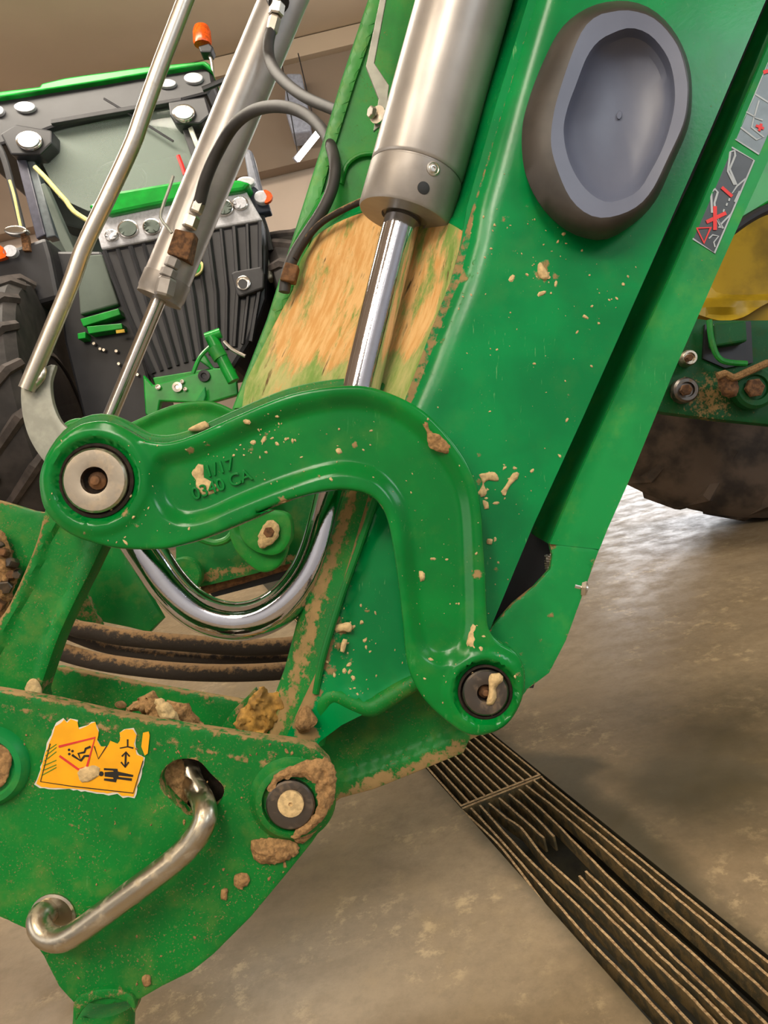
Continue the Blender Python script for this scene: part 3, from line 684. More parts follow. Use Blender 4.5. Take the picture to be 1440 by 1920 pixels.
def byang(poly, n=72):
    p = smooth(poly, 3); c = (p.min(0)+p.max(0))/2; a = np.arctan2(p[:, 1]-c[1], p[:, 0]-c[0]); o = np.argsort(a); a, r = a[o], np.hypot(*(p-c).T)[o]
    th = np.linspace(-pi, pi, n, endpoint=False); rr = np.interp(th, a, r, period=2*pi); return c, np.stack([c[0]+rr*np.cos(th), c[1]+rr*np.sin(th)], 1)
co, lo_ = byang(OO); cf, lf = byang(FO); ci, li_ = byang(FI)
def ring(l, d): return list(atn(l, d))
sc2 = lambda l, c, k: c+(l-c)*k
rows = [ring(sc2(lo_, co, .99), .874), ring(sc2(lo_, co, 1.0), .866), ring(sc2(lo_, co, .995), .85), ring(lo_*.55+lf*.45, .836), ring(lo_*.2+lf*.8, .829), ring(lf, .827), ring(sc2(lf, cf, .985), .8265)]
loft('rubber_cover_rim', rows, M['rubbers'], boom, closed=True, label='dirty dark side of the oval cover', ang=50)
rows = [ring(sc2(lf, cf, .985), .8265), ring(lf*.5+li_*.5, .828), ring(li_*.97+lf*.03, .8295)]
for k, dp in ((.985, .834), (.95, .842), (.9, .848), (.8, .854), (.6, .860), (.4, .864), (.2, .866), (.05, .8665), (.045, .864), (.001, .864)): rows.append(ring(sc2(li_, ci, k), dp))
loft('rubber_cover', rows, M['rubber'], boom, closed=True, label='dished black oval rubber cap', ang=28)
# warning decals on the channel
def flat(name, pts, d, mat, parent, th=.0004, **kw): return plate(name, pts, d, th, mat, parent, **kw)
def stroke(name, pts, w, d, mat, parent, closed=False, **kw):
    P = np.array(pts, float); n = len(P)
    if closed: P = np.vstack([P, P[:1]]); n += 1
    l, r = [], []
    for i in range(n):
        if closed and i in (0, n-1): t_ = P[1]-P[0]; t2 = P[-1]-P[-2]; t_ = t_/np.linalg.norm(t_)+t2/np.linalg.norm(t2)
        else: t_ = P[min(i+1, n-1)]-P[max(i-1, 0)]
        t_ = t_/(np.linalg.norm(t_)+1e-9); q = np.array([-t_[1], t_[0]])*w/2; l.append(P[i]+q); r.append(P[i]-q)
    v = list(atn(np.array(l), d))+list(atn(np.array(r), d)); v2 = [x+.0003*FW for x in v]
    fs = [(i, i+1, n+i+1, n+i) for i in range(n-1)]+[(2*n+i, 3*n+i, 3*n+i+1, 2*n+i+1) for i in range(n-1)]+[(i, 2*n+i, 2*n+i+1, i+1) for i in range(n-1)]+[(n+i, n+i+1, 3*n+i+1, 3*n+i) for i in range(n-1)]
    return link(name, v+v2, fs, mat, parent, smooth_=False, **kw)
C8 = lambda p: crop(p, 1240, 60, 4.365)
dc = flat('warning_decal', C8([(256, 1690), (570, 935), (762, 1045), (440, 1818)]), .8685, M['decal'], boom, label='dark pictogram decal with red crosses')
stroke('print_line', C8([(256, 1690), (436, 1808), (760, 1050), (572, 940)]), 3, .8680, M['greyprint'], dc)
stroke('red_triangle', C8([(290, 1605), (405, 1600), (350, 1725)]), 5, .8675, M['red'], dc, closed=True)
stroke('red_cross', C8([(370, 1555), (530, 1480)]), 7, .8675, M['red'], dc); stroke('red_cross', C8([(440, 1425), (440, 1620)]), 7, .8674, M['red'], dc)
stroke('red_arrow', C8([(495, 1270), (580, 1345)]), 6, .8675, M['red'], dc)
stroke('loader_drawing', C8([(415, 1480), (408, 1310), (440, 1285), (462, 1310), (435, 1400), (445, 1500), (490, 1600)]), 4, .8678, M['greyprint'], dc)
stroke('loader_drawing', C8([(600, 1250), (545, 1140), (565, 980), (600, 970), (605, 1010), (560, 1120), (615, 1250)]), 4, .8678, M['greyprint'], dc)
stroke('loader_drawing', C8([(690, 1200), (620, 1260), (580, 1320), (640, 1300), (600, 1390)]), 3, .8678, M['greyprint'], dc)
stroke('loader_drawing', C8([(570, 1490), (500, 1560), (470, 1600), (510, 1610), (450, 1520)]), 3, .8678, M['greyprint'], dc)
stroke('loader_drawing', C8([(390, 1690), (420, 1660), (470, 1670), (430, 1720), (440, 1760)]), 2.5, .8678, M['greyprint'], dc)
for a, b in ((560, 1360), (540, 1400), (515, 1450)): stroke('dash', C8([(a, b), (a-8, b+22)]), 3, .8678, M['greyprint'], dc)
dc = flat('warning_decal', C8([(597, 870), (765, 505), (960, 80), (1160, 180), (800, 1005), (770, 985)]), .8685, M['decal2'], boom, label='worn grey pictogram decal above it')
stroke('print_line', C8([(800, 1000), (597, 872), (765, 505), (873, 240), (960, 80)]), 3, .8680, M['greyprint'], dc)
stroke('print_line', C8([(765, 505), (900, 590)]), 3, .8680, M['greyprint'], dc)
stroke('loader_drawing', C8([(690, 650), (760, 690), (740, 780), (840, 860), (780, 880), (650, 780)]), 3, .8678, M['greyprint'], dc); stroke('loader_drawing', C8([(800, 560), (760, 700), (830, 720)]), 3, .8678, M['greyprint'], dc)
stroke('red_cross', C8([(775, 765), (840, 790)]), 5, .8675, M['red'], dc); stroke('red_cross', C8([(820, 750), (800, 810)]), 5, .8674, M['red'], dc); stroke('red_cross', C8([(835, 330), (900, 310)]), 7, .8675, M['red'], dc)

# ---------------------------------------------------------------- near cylinder with the bent chrome rod
cyl = thing('hydraulic_cylinder', 'large grey hydraulic cylinder with its polished chrome rod bent into a hook', 'hydraulic cylinder', at(800, 300, .96), 'silver hydraulic cylinders')
def wp(x, y, d=.965): return at(x, y, d)
bt, bb = wp(1050, -650), wp(781, 326); axd = (bb-bt)/np.linalg.norm(bb-bt); RB = 88.5*.965/F_PX; Lb = np.linalg.norm(bb-bt)
tilt = axd  # barrel axis
gl0 = bb
lathe('barrel', bt, axd, [(RB, 0), (RB, Lb-.004), (RB*.985, Lb-.001), (RB*.97, Lb)], M['barrel'], cyl, n=72)
Lg = np.linalg.norm(wp(757, 410)-bb)
lathe('gland', bb, axd, [(RB*.96, -.002), (RB*.96, .002), (RB*1.0, .0035), (RB*1.0, Lg-.003), (RB*.97, Lg), (RB*.5, Lg), (RB*.5, Lg-.004), (0, Lg-.004)], M['gland'], cyl, n=72)
e3 = np.cross(axd, -FW); e3 /= np.linalg.norm(e3); nf = np.cross(e3, axd)
for px, py, rr, m, ax_t in ((797, 362, .0075, 'ink', .66), (812, 336, .0085, 'gland', .22)):
    x_ = (px-axd.dot(RT))  # angular placement on the gland face
    c0 = wp(px, py, .965); off = (c0-bb)-axd*np.dot(c0-bb, axd); lat = off/np.linalg.norm(off); sl = np.linalg.norm(off)
    nn = lat*sl+nf*math.sqrt(max(RB**2-sl**2, 0)); nn = nn if np.dot(nn, FW) < 0 else lat*sl-nf*math.sqrt(RB**2-sl**2)
    nd = nn/np.linalg.norm(nn); base_ = bb+axd*Lg*ax_t+nd*RB
    if m == 'ink': lathe('gland_port', base_-nd*.003, nd, [(rr, 0), (rr, .0034), (rr*.9, .0036), (0, .0036)], M['ink'], cyl, n=24)
    else:
        s_ = lathe('gland_screw', base_-nd*.003, nd, [(rr, 0), (rr, .0036), (rr*.8, .0042), (rr*.7, .0034), (rr*.5, .0044), (rr*.3, .0044), (rr*.28, .003), (0, .003)], M['zinc'], cyl, n=24)
rp = [(757, 405), (740, 470), (720, 550), (698, 640), (679, 722), (662, 800), (645, 870), (628, 925), (614, 975), (596, 1035), (574, 1082), (540, 1124), (500, 1152), (460, 1164), (420, 1163), (380, 1150), (345, 1126), (315, 1094), (290, 1058), (264, 1020), (236, 975), (205, 930)]
tube('chrome_rod', [(x, y, .925 if i > 12 else .965-.04*sst(np.array(i/12.))) for i, (x, y) in enumerate(rp)], [71*.95/2/F_PX]*len(rp), M['chrome'], cyl, n=48, step=6, label='mirror-bright rod bent in a hook')
tube('rod_eye', [(180, 901, .86), (180, 901, .955)], .042, M['dusty'], cyl, n=32, curved=False)

# ---------------------------------------------------------------- far cylinder
c2 = thing('hydraulic_cylinder', 'slimmer looking grey cylinder with hose fittings left of the boom', 'hydraulic cylinder', at(400, 300, 1.8), 'silver hydraulic cylinders')
D2 = 1.8; a_, b_ = at(798, -640, D2), at(312, 528, D2); ax2 = (b_-a_)/np.linalg.norm(b_-a_); L2 = np.linalg.norm(b_-a_); R2 = 43*D2/F_PX
lathe('barrel', a_, ax2, [(R2, 0), (R2, L2)], M['barrel'], c2, n=48)
lathe('gland', b_-ax2*.01, ax2, [(R2*.9, 0), (R2*1.03, .002), (R2*1.03, .04), (R2*.99, .045), (R2*.99, .055), (R2*.6, .055), (0, .055)], M['gland'], c2, n=48)
tube('chrome_rod', [(299, 560, D2), (202, 792, D2), (165, 880, D2)], .0172, M['chromef'], c2, n=24, curved=False)
d3 = 1.735
plate('port_block', [(328, 428), (366, 437), (352, 488), (312, 474)], d3, .05, M['rust'], c2, bevel=.003)
for (x0, y0, x1, y1, r) in ((376, 374, 366, 400, .0145), (362, 405, 354, 428, .0175)):
    p, q = at(x0, y0, d3), at(x1, y1, d3); hexnut('hose_fitting', p, q-p, r, np.linalg.norm(q-p), M['zinc'], c2)
for (x0, y0, x1, y1, r) in ((327, 484, 320, 502, .017), (319, 504, 313, 520, .019), (314, 522, 306, 556, .022)):
    p, q = at(x0, y0, d3), at(x1, y1, d3); hexnut('pipe_nut', p, q-p, r, np.linalg.norm(q-p), M['gland'], c2)
for (x0, y0, x1, y1, r) in ((521, 6, 517, 30, .0175), (516, 32, 508, 62, .0145)):
    p, q = at(x0, y0, d3), at(x1, y1, d3); hexnut('hose_fitting', p, q-p, r, np.linalg.norm(q-p), M['zinc'], c2)
tube('trigger_wire', [(325, 330, 1.72), (318, 352, 1.72), (306, 385, 1.72), (301, 408, 1.72), (313, 425, 1.72), (322, 437, 1.72)], .0035, M['galv'], c2, n=8)
tube('end_ring', [(515, -10, 1.76), (523, 4, 1.735)], .024, M['black'], c2, n=16, curved=False)
tube('hydraulic_hose', [(508, 58, 1.735), (503, 85, 1.72), (508, 118, 1.7), (530, 150, 1.6), (572, 182, 1.45), (630, 207, 1.3), (680, 228, 1.2), (715, 258, 1.13)], [.0125, .0125, .0125, .012, .0105, .0095, .009, .0085], M['hose'], label='upper black hydraulic hose sweeping from the top fitting down behind the large cylinder', cat='hose', group='hydraulic hoses')
tube('hydraulic_hose', [(374, 380, 1.735), (386, 335, 1.71), (408, 285, 1.68), (440, 234, 1.62), (480, 206, 1.5), (530, 200, 1.35), (575, 216, 1.25), (610, 252, 1.15), (627, 300, 1.1), (625, 345, 1.09), (606, 392, 1.085), (575, 440, 1.085), (552, 478, 1.085), (538, 515, 1.085), (533, 548, 1.085)], [.014, .014, .0135, .0125, .0115, .0105, .0095, .0088, .0085, .0085, .0085, .0085, .0085, .0085, .008], M['hose'], label='lower black hydraulic hose arching over and running down inside the boom flange', cat='hose', group='hydraulic hoses')
tube('hydraulic_hose', [(552, 486, 1.08), (570, 455, 1.08), (600, 420, 1.07), (640, 395, 1.05), (690, 372, 1.04)], .0045, M['hosed'], label='thin dusty line along the top edge of the soil-caked web', cat='hose', group='hydraulic hoses')
plate('hose_clamp', [(535, 490), (560, 497), (552, 528), (524, 524)], 1.07, .02, M['rust'], label='small dusty hose clamp on the boom flange', cat='clamp', bevel=.002)
# latch strip on the inner flange
br = thing('latch_strip', 'thin bent steel strip bolted beside the large cylinder', 'bracket', at(705, 120, 1.05))
plate('strip', [(740, -160), (748, -160), (724, 0), (702, 118), (730, 160), (728, 175), (724, 228), (700, 246), (710, 185), (686, 124), (712, 0)], 1.05, .006, M['galv'], br, bevel=.001)
hexnut('bolt_head', at(702, 212, 1.045), RT*-.8-FW*.5, .008, .008, M['zinc'], br)
lathe('washer', at(708, 215, 1.044), RT*-.5-FW*.8, [(.012, -.002), (.012, .001), (.005, .001)], M['zinc'], br, n=20)

# ---------------------------------------------------------------- level indicator
li = thing('level_indicator', 'bent silver rod welded to a curved flat bar at the left', 'level rod', at(100, 780, 1.0))
tube('rod', [(564, -560, 1.), (375, -70, 1.), (348, 0, 1.), (296, 136, 1.), (262, 232, 1.), (254, 256, 1.), (236, 298, 1.), (202, 370, 1.), (156, 467, 1.), (128, 544, 1.), (50, 730, 1.)], 15.5*1./F_PX, M['zinc'], li, n=20, step=12)
hplate('curved_bar', smooth([(40, 722), (60, 735), (72, 700), (84, 688), (103, 684), (95, 716), (99, 755), (114, 790), (140, 815), (175, 850), (120, 900), (82, 865), (54, 821), (40, 770)], 8), 1.008, .008, M['galv'], li, step=12, bev=3)
clump([(58, 718), (72, 700), (84, 686), (86, 704), (74, 722), (60, 734)], 1.0, .006, M['zinc'], li, name='weld_bead', jit=1)

# ---------------------------------------------------------------- lever below the left pin
lever = thing('tilt_lever', 'dusty green cast lever hanging from the left pin', 'lever', at(90, 1150, .87))
LV = [(110, 900), (82, 960), (72, 1000), (52, 1055), (15, 1135), (-30, 1210), (-40, 1330), (70, 1330), (74, 1300), (92, 1245), (112, 1190), (140, 1130), (168, 1075), (195, 1020), (240, 940)]
def lvh(V):
    q = sd(V, np.array([(85, 1010), (60, 1080), (0, 1200), (-80, 1400), (40, 1400), (80, 1220), (130, 1110), (165, 1030), (180, 980), (120, 960)])); return -.005*sst((q+2)/12)
hplate('lever_body', smooth(LV, 12), .86, .03, M['dusty'], lever, step=9, bev=6, hf=lvh, mudf=lambda V, W: .1+.75*np.exp(-dist(V, np.array([(82, 975), (50, 1060), (15, 1135), (-35, 1225)]))/9)+.55*np.exp(-((V[:, 0]-65)**2+(V[:, 1]-1290)**2)/500))
clump([(48, 1285), (60, 1272), (72, 1280), (76, 1305), (50, 1306)], .856, .004, M['soil'], lever)

# ---------------------------------------------------------------- implement carriage
car = thing('implement_carriage', 'dusty green carriage bracket with an orange warning sticker at bottom left', 'carriage', at(250, 1550, .8))
C4b = lambda p: crop(p, 0, 1280, 2.182)
CB = [(-260, 1262), (-60, 1288), (0, 1297), (100, 1314), (200, 1337), (300, 1356), (400, 1371), (480, 1383), (545, 1391), (590, 1402), (615, 1428), (628, 1462), (626, 1500), (612, 1540), (585, 1580), (530, 1648), (470, 1720), (400, 1790), (360, 1822), (300, 1852), (262, 1874), (200, 1885), (137, 1880), (110, 1850), (82, 1795), (48, 1742), (0, 1720), (-60, 1700), (-260, 1640)]
HOLE = smooth(C4b([(655, 385), (690, 335), (740, 314), (810, 322), (862, 375), (914, 430), (905, 480), (890, 500), (860, 520), (790, 548), (735, 515), (665, 440)]), 7)
SLOT = [(30, 1744), (52, 1722)]
def carm(V, W):
    e = dist(V, np.array(CB[:12])); m = .16+.45*np.exp(-e/7)
    for x, y, r, k in ((590, 1440, 40, .5), (540, 1500, 75, .35), (505, 1595, 26, .6), (452, 1652, 14, .8), (420, 1680, 10, .6), (273, 1838, 9, .7), (250, 1842, 5, .5), (215, 1838, 5, .5), (300, 1815, 5, .4), (138, 1548, 9, .6), (40, 1360, 40, .2), (600, 1560, 20, .5), (510, 1410, 12, .6), (215, 1530, 40, .15), (330, 1500, 60, .18)):
        m = np.maximum(m, k*np.exp(-((V[:, 0]-x)**2+(V[:, 1]-y)**2)/(r*r)))
    m = m+.35*np.exp(-dist(V, HOLE)/4)
    return m
hplate('bracket_plate', dense(CB, 9), .775, .018, M['dusty'], car, holes=[HOLE], step=10, bev=3, mudf=carm)
# guide plate seen through the opening, rough with soil
hplate('backing_plate', dense([(270, 1400), (440, 1400), (450, 1560), (280, 1560)], 14), .83, .008, M['socket'], car, step=8, hf=lambda V: RNG.normal(0, .0006, len(V)))
clump([(304, 1440), (325, 1428), (340, 1424), (346, 1450), (350, 1490), (352, 1528), (330, 1516), (308, 1488), (300, 1462)], .80, .008, M['soild'], car)
specks(car, [(300, 1600, 200, 120, 260, .6, 2.2), (500, 1640, 60, 70, 80, .8, 4), (420, 1400, 160, 20, 90, .8, 3.4), (80, 1400, 80, 40, 60, .7, 3), (260, 1800, 80, 50, 60, .7, 3), (575, 1440, 30, 30, 50, 1, 5)],
    lambda V: np.full(len(V), .775), M['soild'], np.array(CB))
# pin boss
k7 = .775/F_PX
lathe('pin_boss', at(548, 1498, .775), -FW, [(82*k7, -.003), (80*k7, .001), (72*k7, .005), (66*k7, .010), (58*k7, .012), (54*k7, .012), (52*k7, .006), (48*k7, .006)], M['dusty'], car, n=48)
bp = pin(545, 1508, 46, .765, car, M['pind'], name='carriage_pin', hole=.34)
lathe('pin_centre', at(545, 1508, .757), -FW, [(24*k7, -.006), (24*k7, .0005), (20*k7, .001), (4*k7, .001), (4*k7, -.001), (0, -.001)], M['soil'], car, n=24)
clump(C4b([(1120, 385), (1200, 340), (1330, 310), (1375, 380), (1362, 470), (1320, 560), (1225, 640), (1195, 625), (1285, 540), (1300, 470), (1280, 410), (1215, 385), (1150, 400), (1110, 450), (1095, 430)]), .762, .006, M['soild'], car, jit=4)
clump(C4b([(1030, 650), (1100, 640), (1190, 640), (1222, 690), (1160, 735), (1100, 745), (1040, 722)]), .772, .007, M['soild'], car, jit=4)
clump(C4b([(960, 790), (1010, 785), (1022, 810), (990, 845), (955, 830)]), .773, .003, M['soild'], car)
clump(C4b([(1205, 180), (1245, 95), (1290, 140), (1295, 165), (1250, 200)]), .86, .008, M['soild'], car)
clump(C4b([(1200, 620), (1290, 540), (1340, 440), (1370, 470), (1300, 600), (1230, 660)]), .77, .006, M['soild'], car, jit=3)
clump(C4b([(905, 850), (930, 845), (925, 890), (905, 885)]), .773, .0015, M['soild'], car, jit=1)
clump(C4b([(580, 1205), (610, 1200), (615, 1235), (590, 1245)]), .773, .002, M['soild'], car, jit=1)
# left boss at the frame edge
lathe('side_boss', at(-18, 1435, .775), -FW, [(76*k7, -.003), (74*k7, .004), (66*k7, .010), (56*k7, .011), (50*k7, .007), (30*k7, .006), (0, .006)], M['chan'], car, n=48)
clump([(-20, 1400), (14, 1405), (20, 1430), (8, 1470), (-20, 1480)], .764, .002, M['soild'], car)
# end tube at the bottom
tube('end_tube', [(197, 1880, .812), (188, 2080, .80)], 56*.8/F_PX, M['dusty'], car, n=36, curved=False)
hplate('weld_collar', smooth([(137, 1885), (150, 1868), (185, 1856), (222, 1856), (250, 1872), (252, 1900), (238, 1880), (205, 1872), (170, 1880), (150, 1900), (140, 1915)], 6), .77, .02, M['dusty'], car, step=6, bev=3, mudf=lambda V, W: .4+0*V[:, 0])
# handle
def frames(pts): return pts
hd = [(352, 1440, .835), (362, 1470, .805), (377, 1495, .775), (385, 1522, .755), (380, 1548, .748), (360, 1580, .745), (321, 1618, .743), (257, 1666, .742), (192, 1714, .742), (150, 1745, .742), (118, 1761, .744), (90, 1757, .75), (74, 1738, .757), (75, 1718, .765), (90, 1708, .775), (104, 1708, .80)]
tube('locking_handle', hd, 23*.745/F_PX, M['steel'], car, n=28, step=6, label='bare steel locking handle rod')
lathe('handle_bush', at(100, 1718, .775), -FW, [(44*k7, -.004), (43*k7, .002), (38*k7, .003), (30*k7, .002)], M['pin'], car, n=32)
# sticker
ST = C4b([(150, 412), (165, 370), (185, 290), (200, 250), (215, 215), (225, 180), (262, 152), (275, 165), (290, 150), (318, 160), (322, 192), (345, 180), (388, 163), (405, 200), (398, 235), (412, 262), (440, 262), (452, 240), (480, 252), (492, 240), (488, 205), (515, 190), (545, 192), (557, 215), (548, 250), (560, 295), (588, 305), (568, 385), (545, 465), (500, 462), (480, 448), (440, 452), (300, 432), (170, 428)])
c_ = np.mean(ST, 0)
clipj = lambda P, j: [(x+random.uniform(-j, j), y+random.uniform(-j, j)) for x, y in P]
stk = flat('warning_sticker', [(c_[0]+(x-c_[0])*1.03, c_[1]+(y-c_[1])*1.04) for x, y in clipj(dense(ST, 7), 1.6)], .7742, M['torn'], car, label='torn orange warning sticker')
flat('sticker_face', clipj(dense(ST, 7), 1.0), .7737, M['orange'], stk)
flat('sticker_scrap', C4b([(585, 205), (608, 200), (612, 215), (604, 290), (592, 298), (578, 262)]), .7737, M['orange'], stk)
dS = .7732
stroke('border_line', C4b([(205, 250), (165, 405), (300, 425), (545, 452), (585, 320)]), 1.6, dS, M['ink'], stk)
stroke('red_triangle', C4b([(243, 300), (320, 355), (355, 345), (388, 225), (240, 262)]), 4, dS, M['red'], stk)
for q in ([(300, 300), (330, 320), (320, 290), (345, 285), (350, 270), (370, 262)], [(330, 320), (345, 300), (365, 300)]): stroke('figure_print', C4b(q), 4, dS, M['ink'], stk)
for x, y in ((282, 275), (296, 280), (283, 292), (298, 298)): flat('print_dot', circle(*C4b([(x, y)])[0], 2.4, 8), dS, M['ink'], stk)
stroke('arrow_print', C4b([(385, 260), (402, 312), (437, 258)]), 2, dS, M['ink'], stk)
stroke('arrow_print', C4b([(515, 285), (512, 345)]), 3.5, dS, M['ink'], stk); stroke('arrow_print', C4b([(498, 302), (515, 284), (530, 302)]), 3, dS, M['ink'], stk); stroke('arrow_print', C4b([(495, 325), (512, 346), (526, 325)]), 3, dS, M['ink'], stk)
stroke('arrow_print', C4b([(522, 232), (522, 262), (545, 268)]), 3, dS, M['ink'], stk); stroke('arrow_print', C4b([(490, 268), (522, 262)]), 2, dS, M['ink'], stk)
flat('man_print', circle(*C4b([(414, 373)])[0], 4.6, 14), dS, M['ink'], stk)
flat('man_print', C4b([(425, 350), (480, 353), (482, 364), (545, 378), (543, 386), (485, 380), (484, 386), (540, 392), (538, 402), (478, 394), (474, 408), (425, 400), (426, 392), (465, 394), (462, 388), (428, 384), (428, 366), (465, 364), (462, 360), (425, 358)]), dS, M['ink'], stk)
for y in (280, 300, 320, 340, 360, 380): stroke('scratched_print', C4b([(190+(y-280)*-.2, y), (230, y-30+random.uniform(-8, 8))]), 1.3, dS, M['far'], stk)
clump(C4b([(320, 360), (350, 345), (395, 340), (410, 370), (385, 395), (350, 410), (325, 395)]), .773, .0015, M['soil'], car, jit=3)
# plate behind the bracket, ribs and soil heaps
hplate('rear_bracket_plate', dense([(85, 1250), (110, 1252), (250, 1280), (350, 1298), (460, 1316), (470, 1340), (400, 1410), (60, 1350), (70, 1290)], 10), .97, .015, M['dusty'], car, step=12, bev=3, mudf=lambda V, W: .16+.5*np.exp(-dist(V, np.array([(90, 1250), (250, 1280), (460, 1316)]))/6))
C2 = lambda p: crop(p, 0, 900, 2.571)
clump(C2([(610, 1110), (660, 1060), (740, 1020), (770, 1060), (840, 1070), (900, 1080), (955, 1150), (960, 1180), (760, 1180), (690, 1130)]), .90, .03, M['soild'], car, name='soil_heap', jit=6)
clump(C2([(750, 1060), (790, 1062), (840, 1110), (860, 1160), (770, 1150)]), .865, .012, M['soil'], car, name='soil_heap', jit=4)
clump(C2([(550, 1080), (590, 1065), (610, 1085), (580, 1105)]), .955, .008, M['soild'], car, name='soil_heap', jit=2)
hplate('curved_guard', smooth([(412, 1378), (430, 1342), (465, 1305), (478, 1292), (482, 1300), (470, 1330), (500, 1390), (440, 1400)], 8), .93, .012, M['dusty'], car, step=10, mudf=lambda V, W: .45+0*V[:, 0])
clump([(440, 1362), (452, 1330), (478, 1300), (492, 1288), (508, 1300), (530, 1302), (545, 1330), (500, 1380), (470, 1378)], .915, .018, simple('ochre_soil', (176, 132, 58), .9, scale=60, vary=.3, bump=.8), car, name='soil_heap', jit=4)

# ---------------------------------------------------------------- dusty hoses behind
for nm, pts, r, lb in (
    ('hydraulic_hose', [(60, 1120, 1.32), (128, 1172, 1.3), (180, 1185, 1.3), (233, 1195, 1.3), (350, 1206, 1.3), (467, 1214, 1.3), (560, 1208, 1.3), (640, 1195, 1.3)], .0145, 'uppermost of three soil-dusted black hoses below the chrome bend'),
    ('hydraulic_hose', [(70, 1160, 1.36), (163, 1200, 1.35), (220, 1216, 1.34), (272, 1226, 1.33), (389, 1235, 1.33), (545, 1234, 1.33), (640, 1225, 1.33)], .0125, 'middle of three soil-dusted black hoses below the chrome bend'),
    ('hydraulic_hose', [(50, 1195, 1.24), (109, 1220, 1.24), (194, 1242, 1.24), (311, 1257, 1.24), (428, 1262, 1.24), (545, 1257, 1.24), (640, 1245, 1.24)], .0142, 'lowest of three soil-dusted black hoses below the chrome bend')):
    tube(nm, pts, r, M['hosed'], n=18, label=lb, cat='hose', group='hydraulic hoses')

# ---------------------------------------------------------------- opposite arm parts
fa = boom
OB = [(x+66*float(sst(np.array((800-y)/150.))), y) for x, y in dense(xf(BP, 180, 900, S_, 145, 838), 14)]
hplate('opposite_arm_plate', OB, 1.80, .02, M['deep'], fa, step=22)
hplate('foot_plate', dense([(330, 1010), (400, 985), (470, 960), (600, 900), (640, 960), (600, 1040), (480, 1075), (400, 1095), (330, 1110)], 9), 1.75, .02, M['deep'], fa, step=10, mudf=lambda V, W: .18+.45*np.exp(-((V[:, 1]-1068+.2*(V[:, 0]-450))**2)/160))
hplate('pin_boss', smooth([(455, 960), (500, 955), (540, 965), (545, 1010), (520, 1040), (480, 1035), (450, 1005)], 7), 1.62, .05, M['far'], fa, step=8, bev=4)
clump([(488, 995), (505, 975), (522, 985), (520, 1010), (492, 1028), (484, 1015)], 1.61, .006, M['soil'], fa, jit=2)
hexnut('pin_head', at(505, 998, 1.612), -FW, .012, .008, M['rust'], fa)
tube('rim_bar', [(370, 1008, 1.66), (400, 1018, 1.66), (425, 1012, 1.66), (450, 992, 1.66), (480, 1032, 1.66)], .008, M['far'], fa, n=10)
lathe('round_boss', at(345, 1078, 1.7), -FW, [(.04, -.02), (.04, .004), (.036, .008), (.02, .008), (.012, .006), (0, .006)], M['dusty'], fa, n=32)
tube('lower_bar', [(380, 1105, 1.78), (470, 1078, 1.78), (560, 1050, 1.78), (640, 1020, 1.78)], .014, M['rust'], fa, n=12)
plate('dark_skid', [(390, 1108), (560, 1060), (650, 1030), (650, 1046), (560, 1078), (400, 1120)], 1.8, .03, M['black'], fa)
hplate('cross_plate', dense([(150, 1010), (250, 1000), (240, 1050), (305, 1160), (280, 1186), (240, 1176), (185, 1165), (155, 1100)], 12), 1.5, .02, M['deep'], car, step=14, bev=3)
hplate('gusset', dense([(120, 1100), (155, 1100), (190, 1172), (185, 1180), (130, 1170)], 10), 1.45, .015, M['dusty'], car, step=10, mudf=lambda V, W: .5+0*V[:, 0])
hplate('headstock_plate', dense([(-60, 925), (0, 940), (60, 958), (110, 965), (130, 1000), (100, 1180), (-60, 1250)], 14), 1.3, .02, M['dusty'], car, step=16, bev=3, mudf=lambda V, W: .15+.5*np.exp(-dist(V, np.array([(-60, 925), (0, 940), (100, 964)]))/6)+.5*np.exp(-((V[:, 0])**2+(V[:, 1]-1060)**2)/2500))
for x, y, r in ((32, 1058, .009), (12, 1095, .012), (22, 1082, .008), (2, 1130, .011), (4, 1022, .01), (14, 1038, .008), (36, 1072, .007)):
    hexnut('rusty_bolt', at(x, y, 1.28), -FW+RT*random.uniform(-.6, .6)+UP*random.uniform(-.5, .5), r, .018, M['rust'] if x % 4 else M['pind'], car)
clump([(-20, 1000), (10, 1005), (20, 1040), (34, 1075), (10, 1150), (-20, 1170)], 1.28, .02, M['soild'], car, jit=5)

# ---------------------------------------------------------------- the loader's own tractor, far right
rt = thing('loader_tractor', 'tractor behind the boom at far right with yellow wheel rim', 'tractor', (1.5, 2.72, 0))
WC = np.array([1.38, 2.52, .84]); wa = np.array([-.25, -.97, 0]); wa /= np.linalg.norm(wa)
def ringp(R, W): return [(R*.62, W*.9), (R*.7, W*1.02), (R*.85, W*1.06), (R*.95, W*.95), (R, W*.75), (R*1.0, 0), (R, -W*.75), (R*.93, -W), (R*.7, -W), (R*.62, -W*.9)]
ty = lathe('tyre', WC, wa, ringp(.84, .2), M['tyremud'], rt, n=72)
for i in range(26):
    a = i*2*pi/26; e1 = np.cross(wa, [0, 0, 1]); e1 /= np.linalg.norm(e1); e2 = np.array([0, 0, 1.])
    rd = cos(a)*e1+sin(a)*e2; tg = -sin(a)*e1+cos(a)*e2; P = [WC+rd*.62+wa*.19, WC+rd*.78+wa*.185+tg*.05, WC+rd*.825+wa*.12+tg*.12, WC+rd*.825-wa*.02+tg*.2]
    vs, fs = sweep(P, [.02, .026, .026, .026], 6); link('tread_lug', vs, fs, M['tyremud'], ty)
lathe('wheel_rim', WC+wa*.12, wa, [(.30, .07), (.305, .09), (.285, .095), (.262, .06), (.25, .0), (.2, -.06), (.12, -.07), (.10, -.02), (.07, -.015), (0, -.015)], M['yellow'], rt, n=64, ang=40)
boxw('chassis_shade_block', 1.3, 2.3, 2.95, 5.6, .95, 2.3, M['bright'], rt, bevel=.08)  # unseen tractor body block, added to shade axle bracket and floor
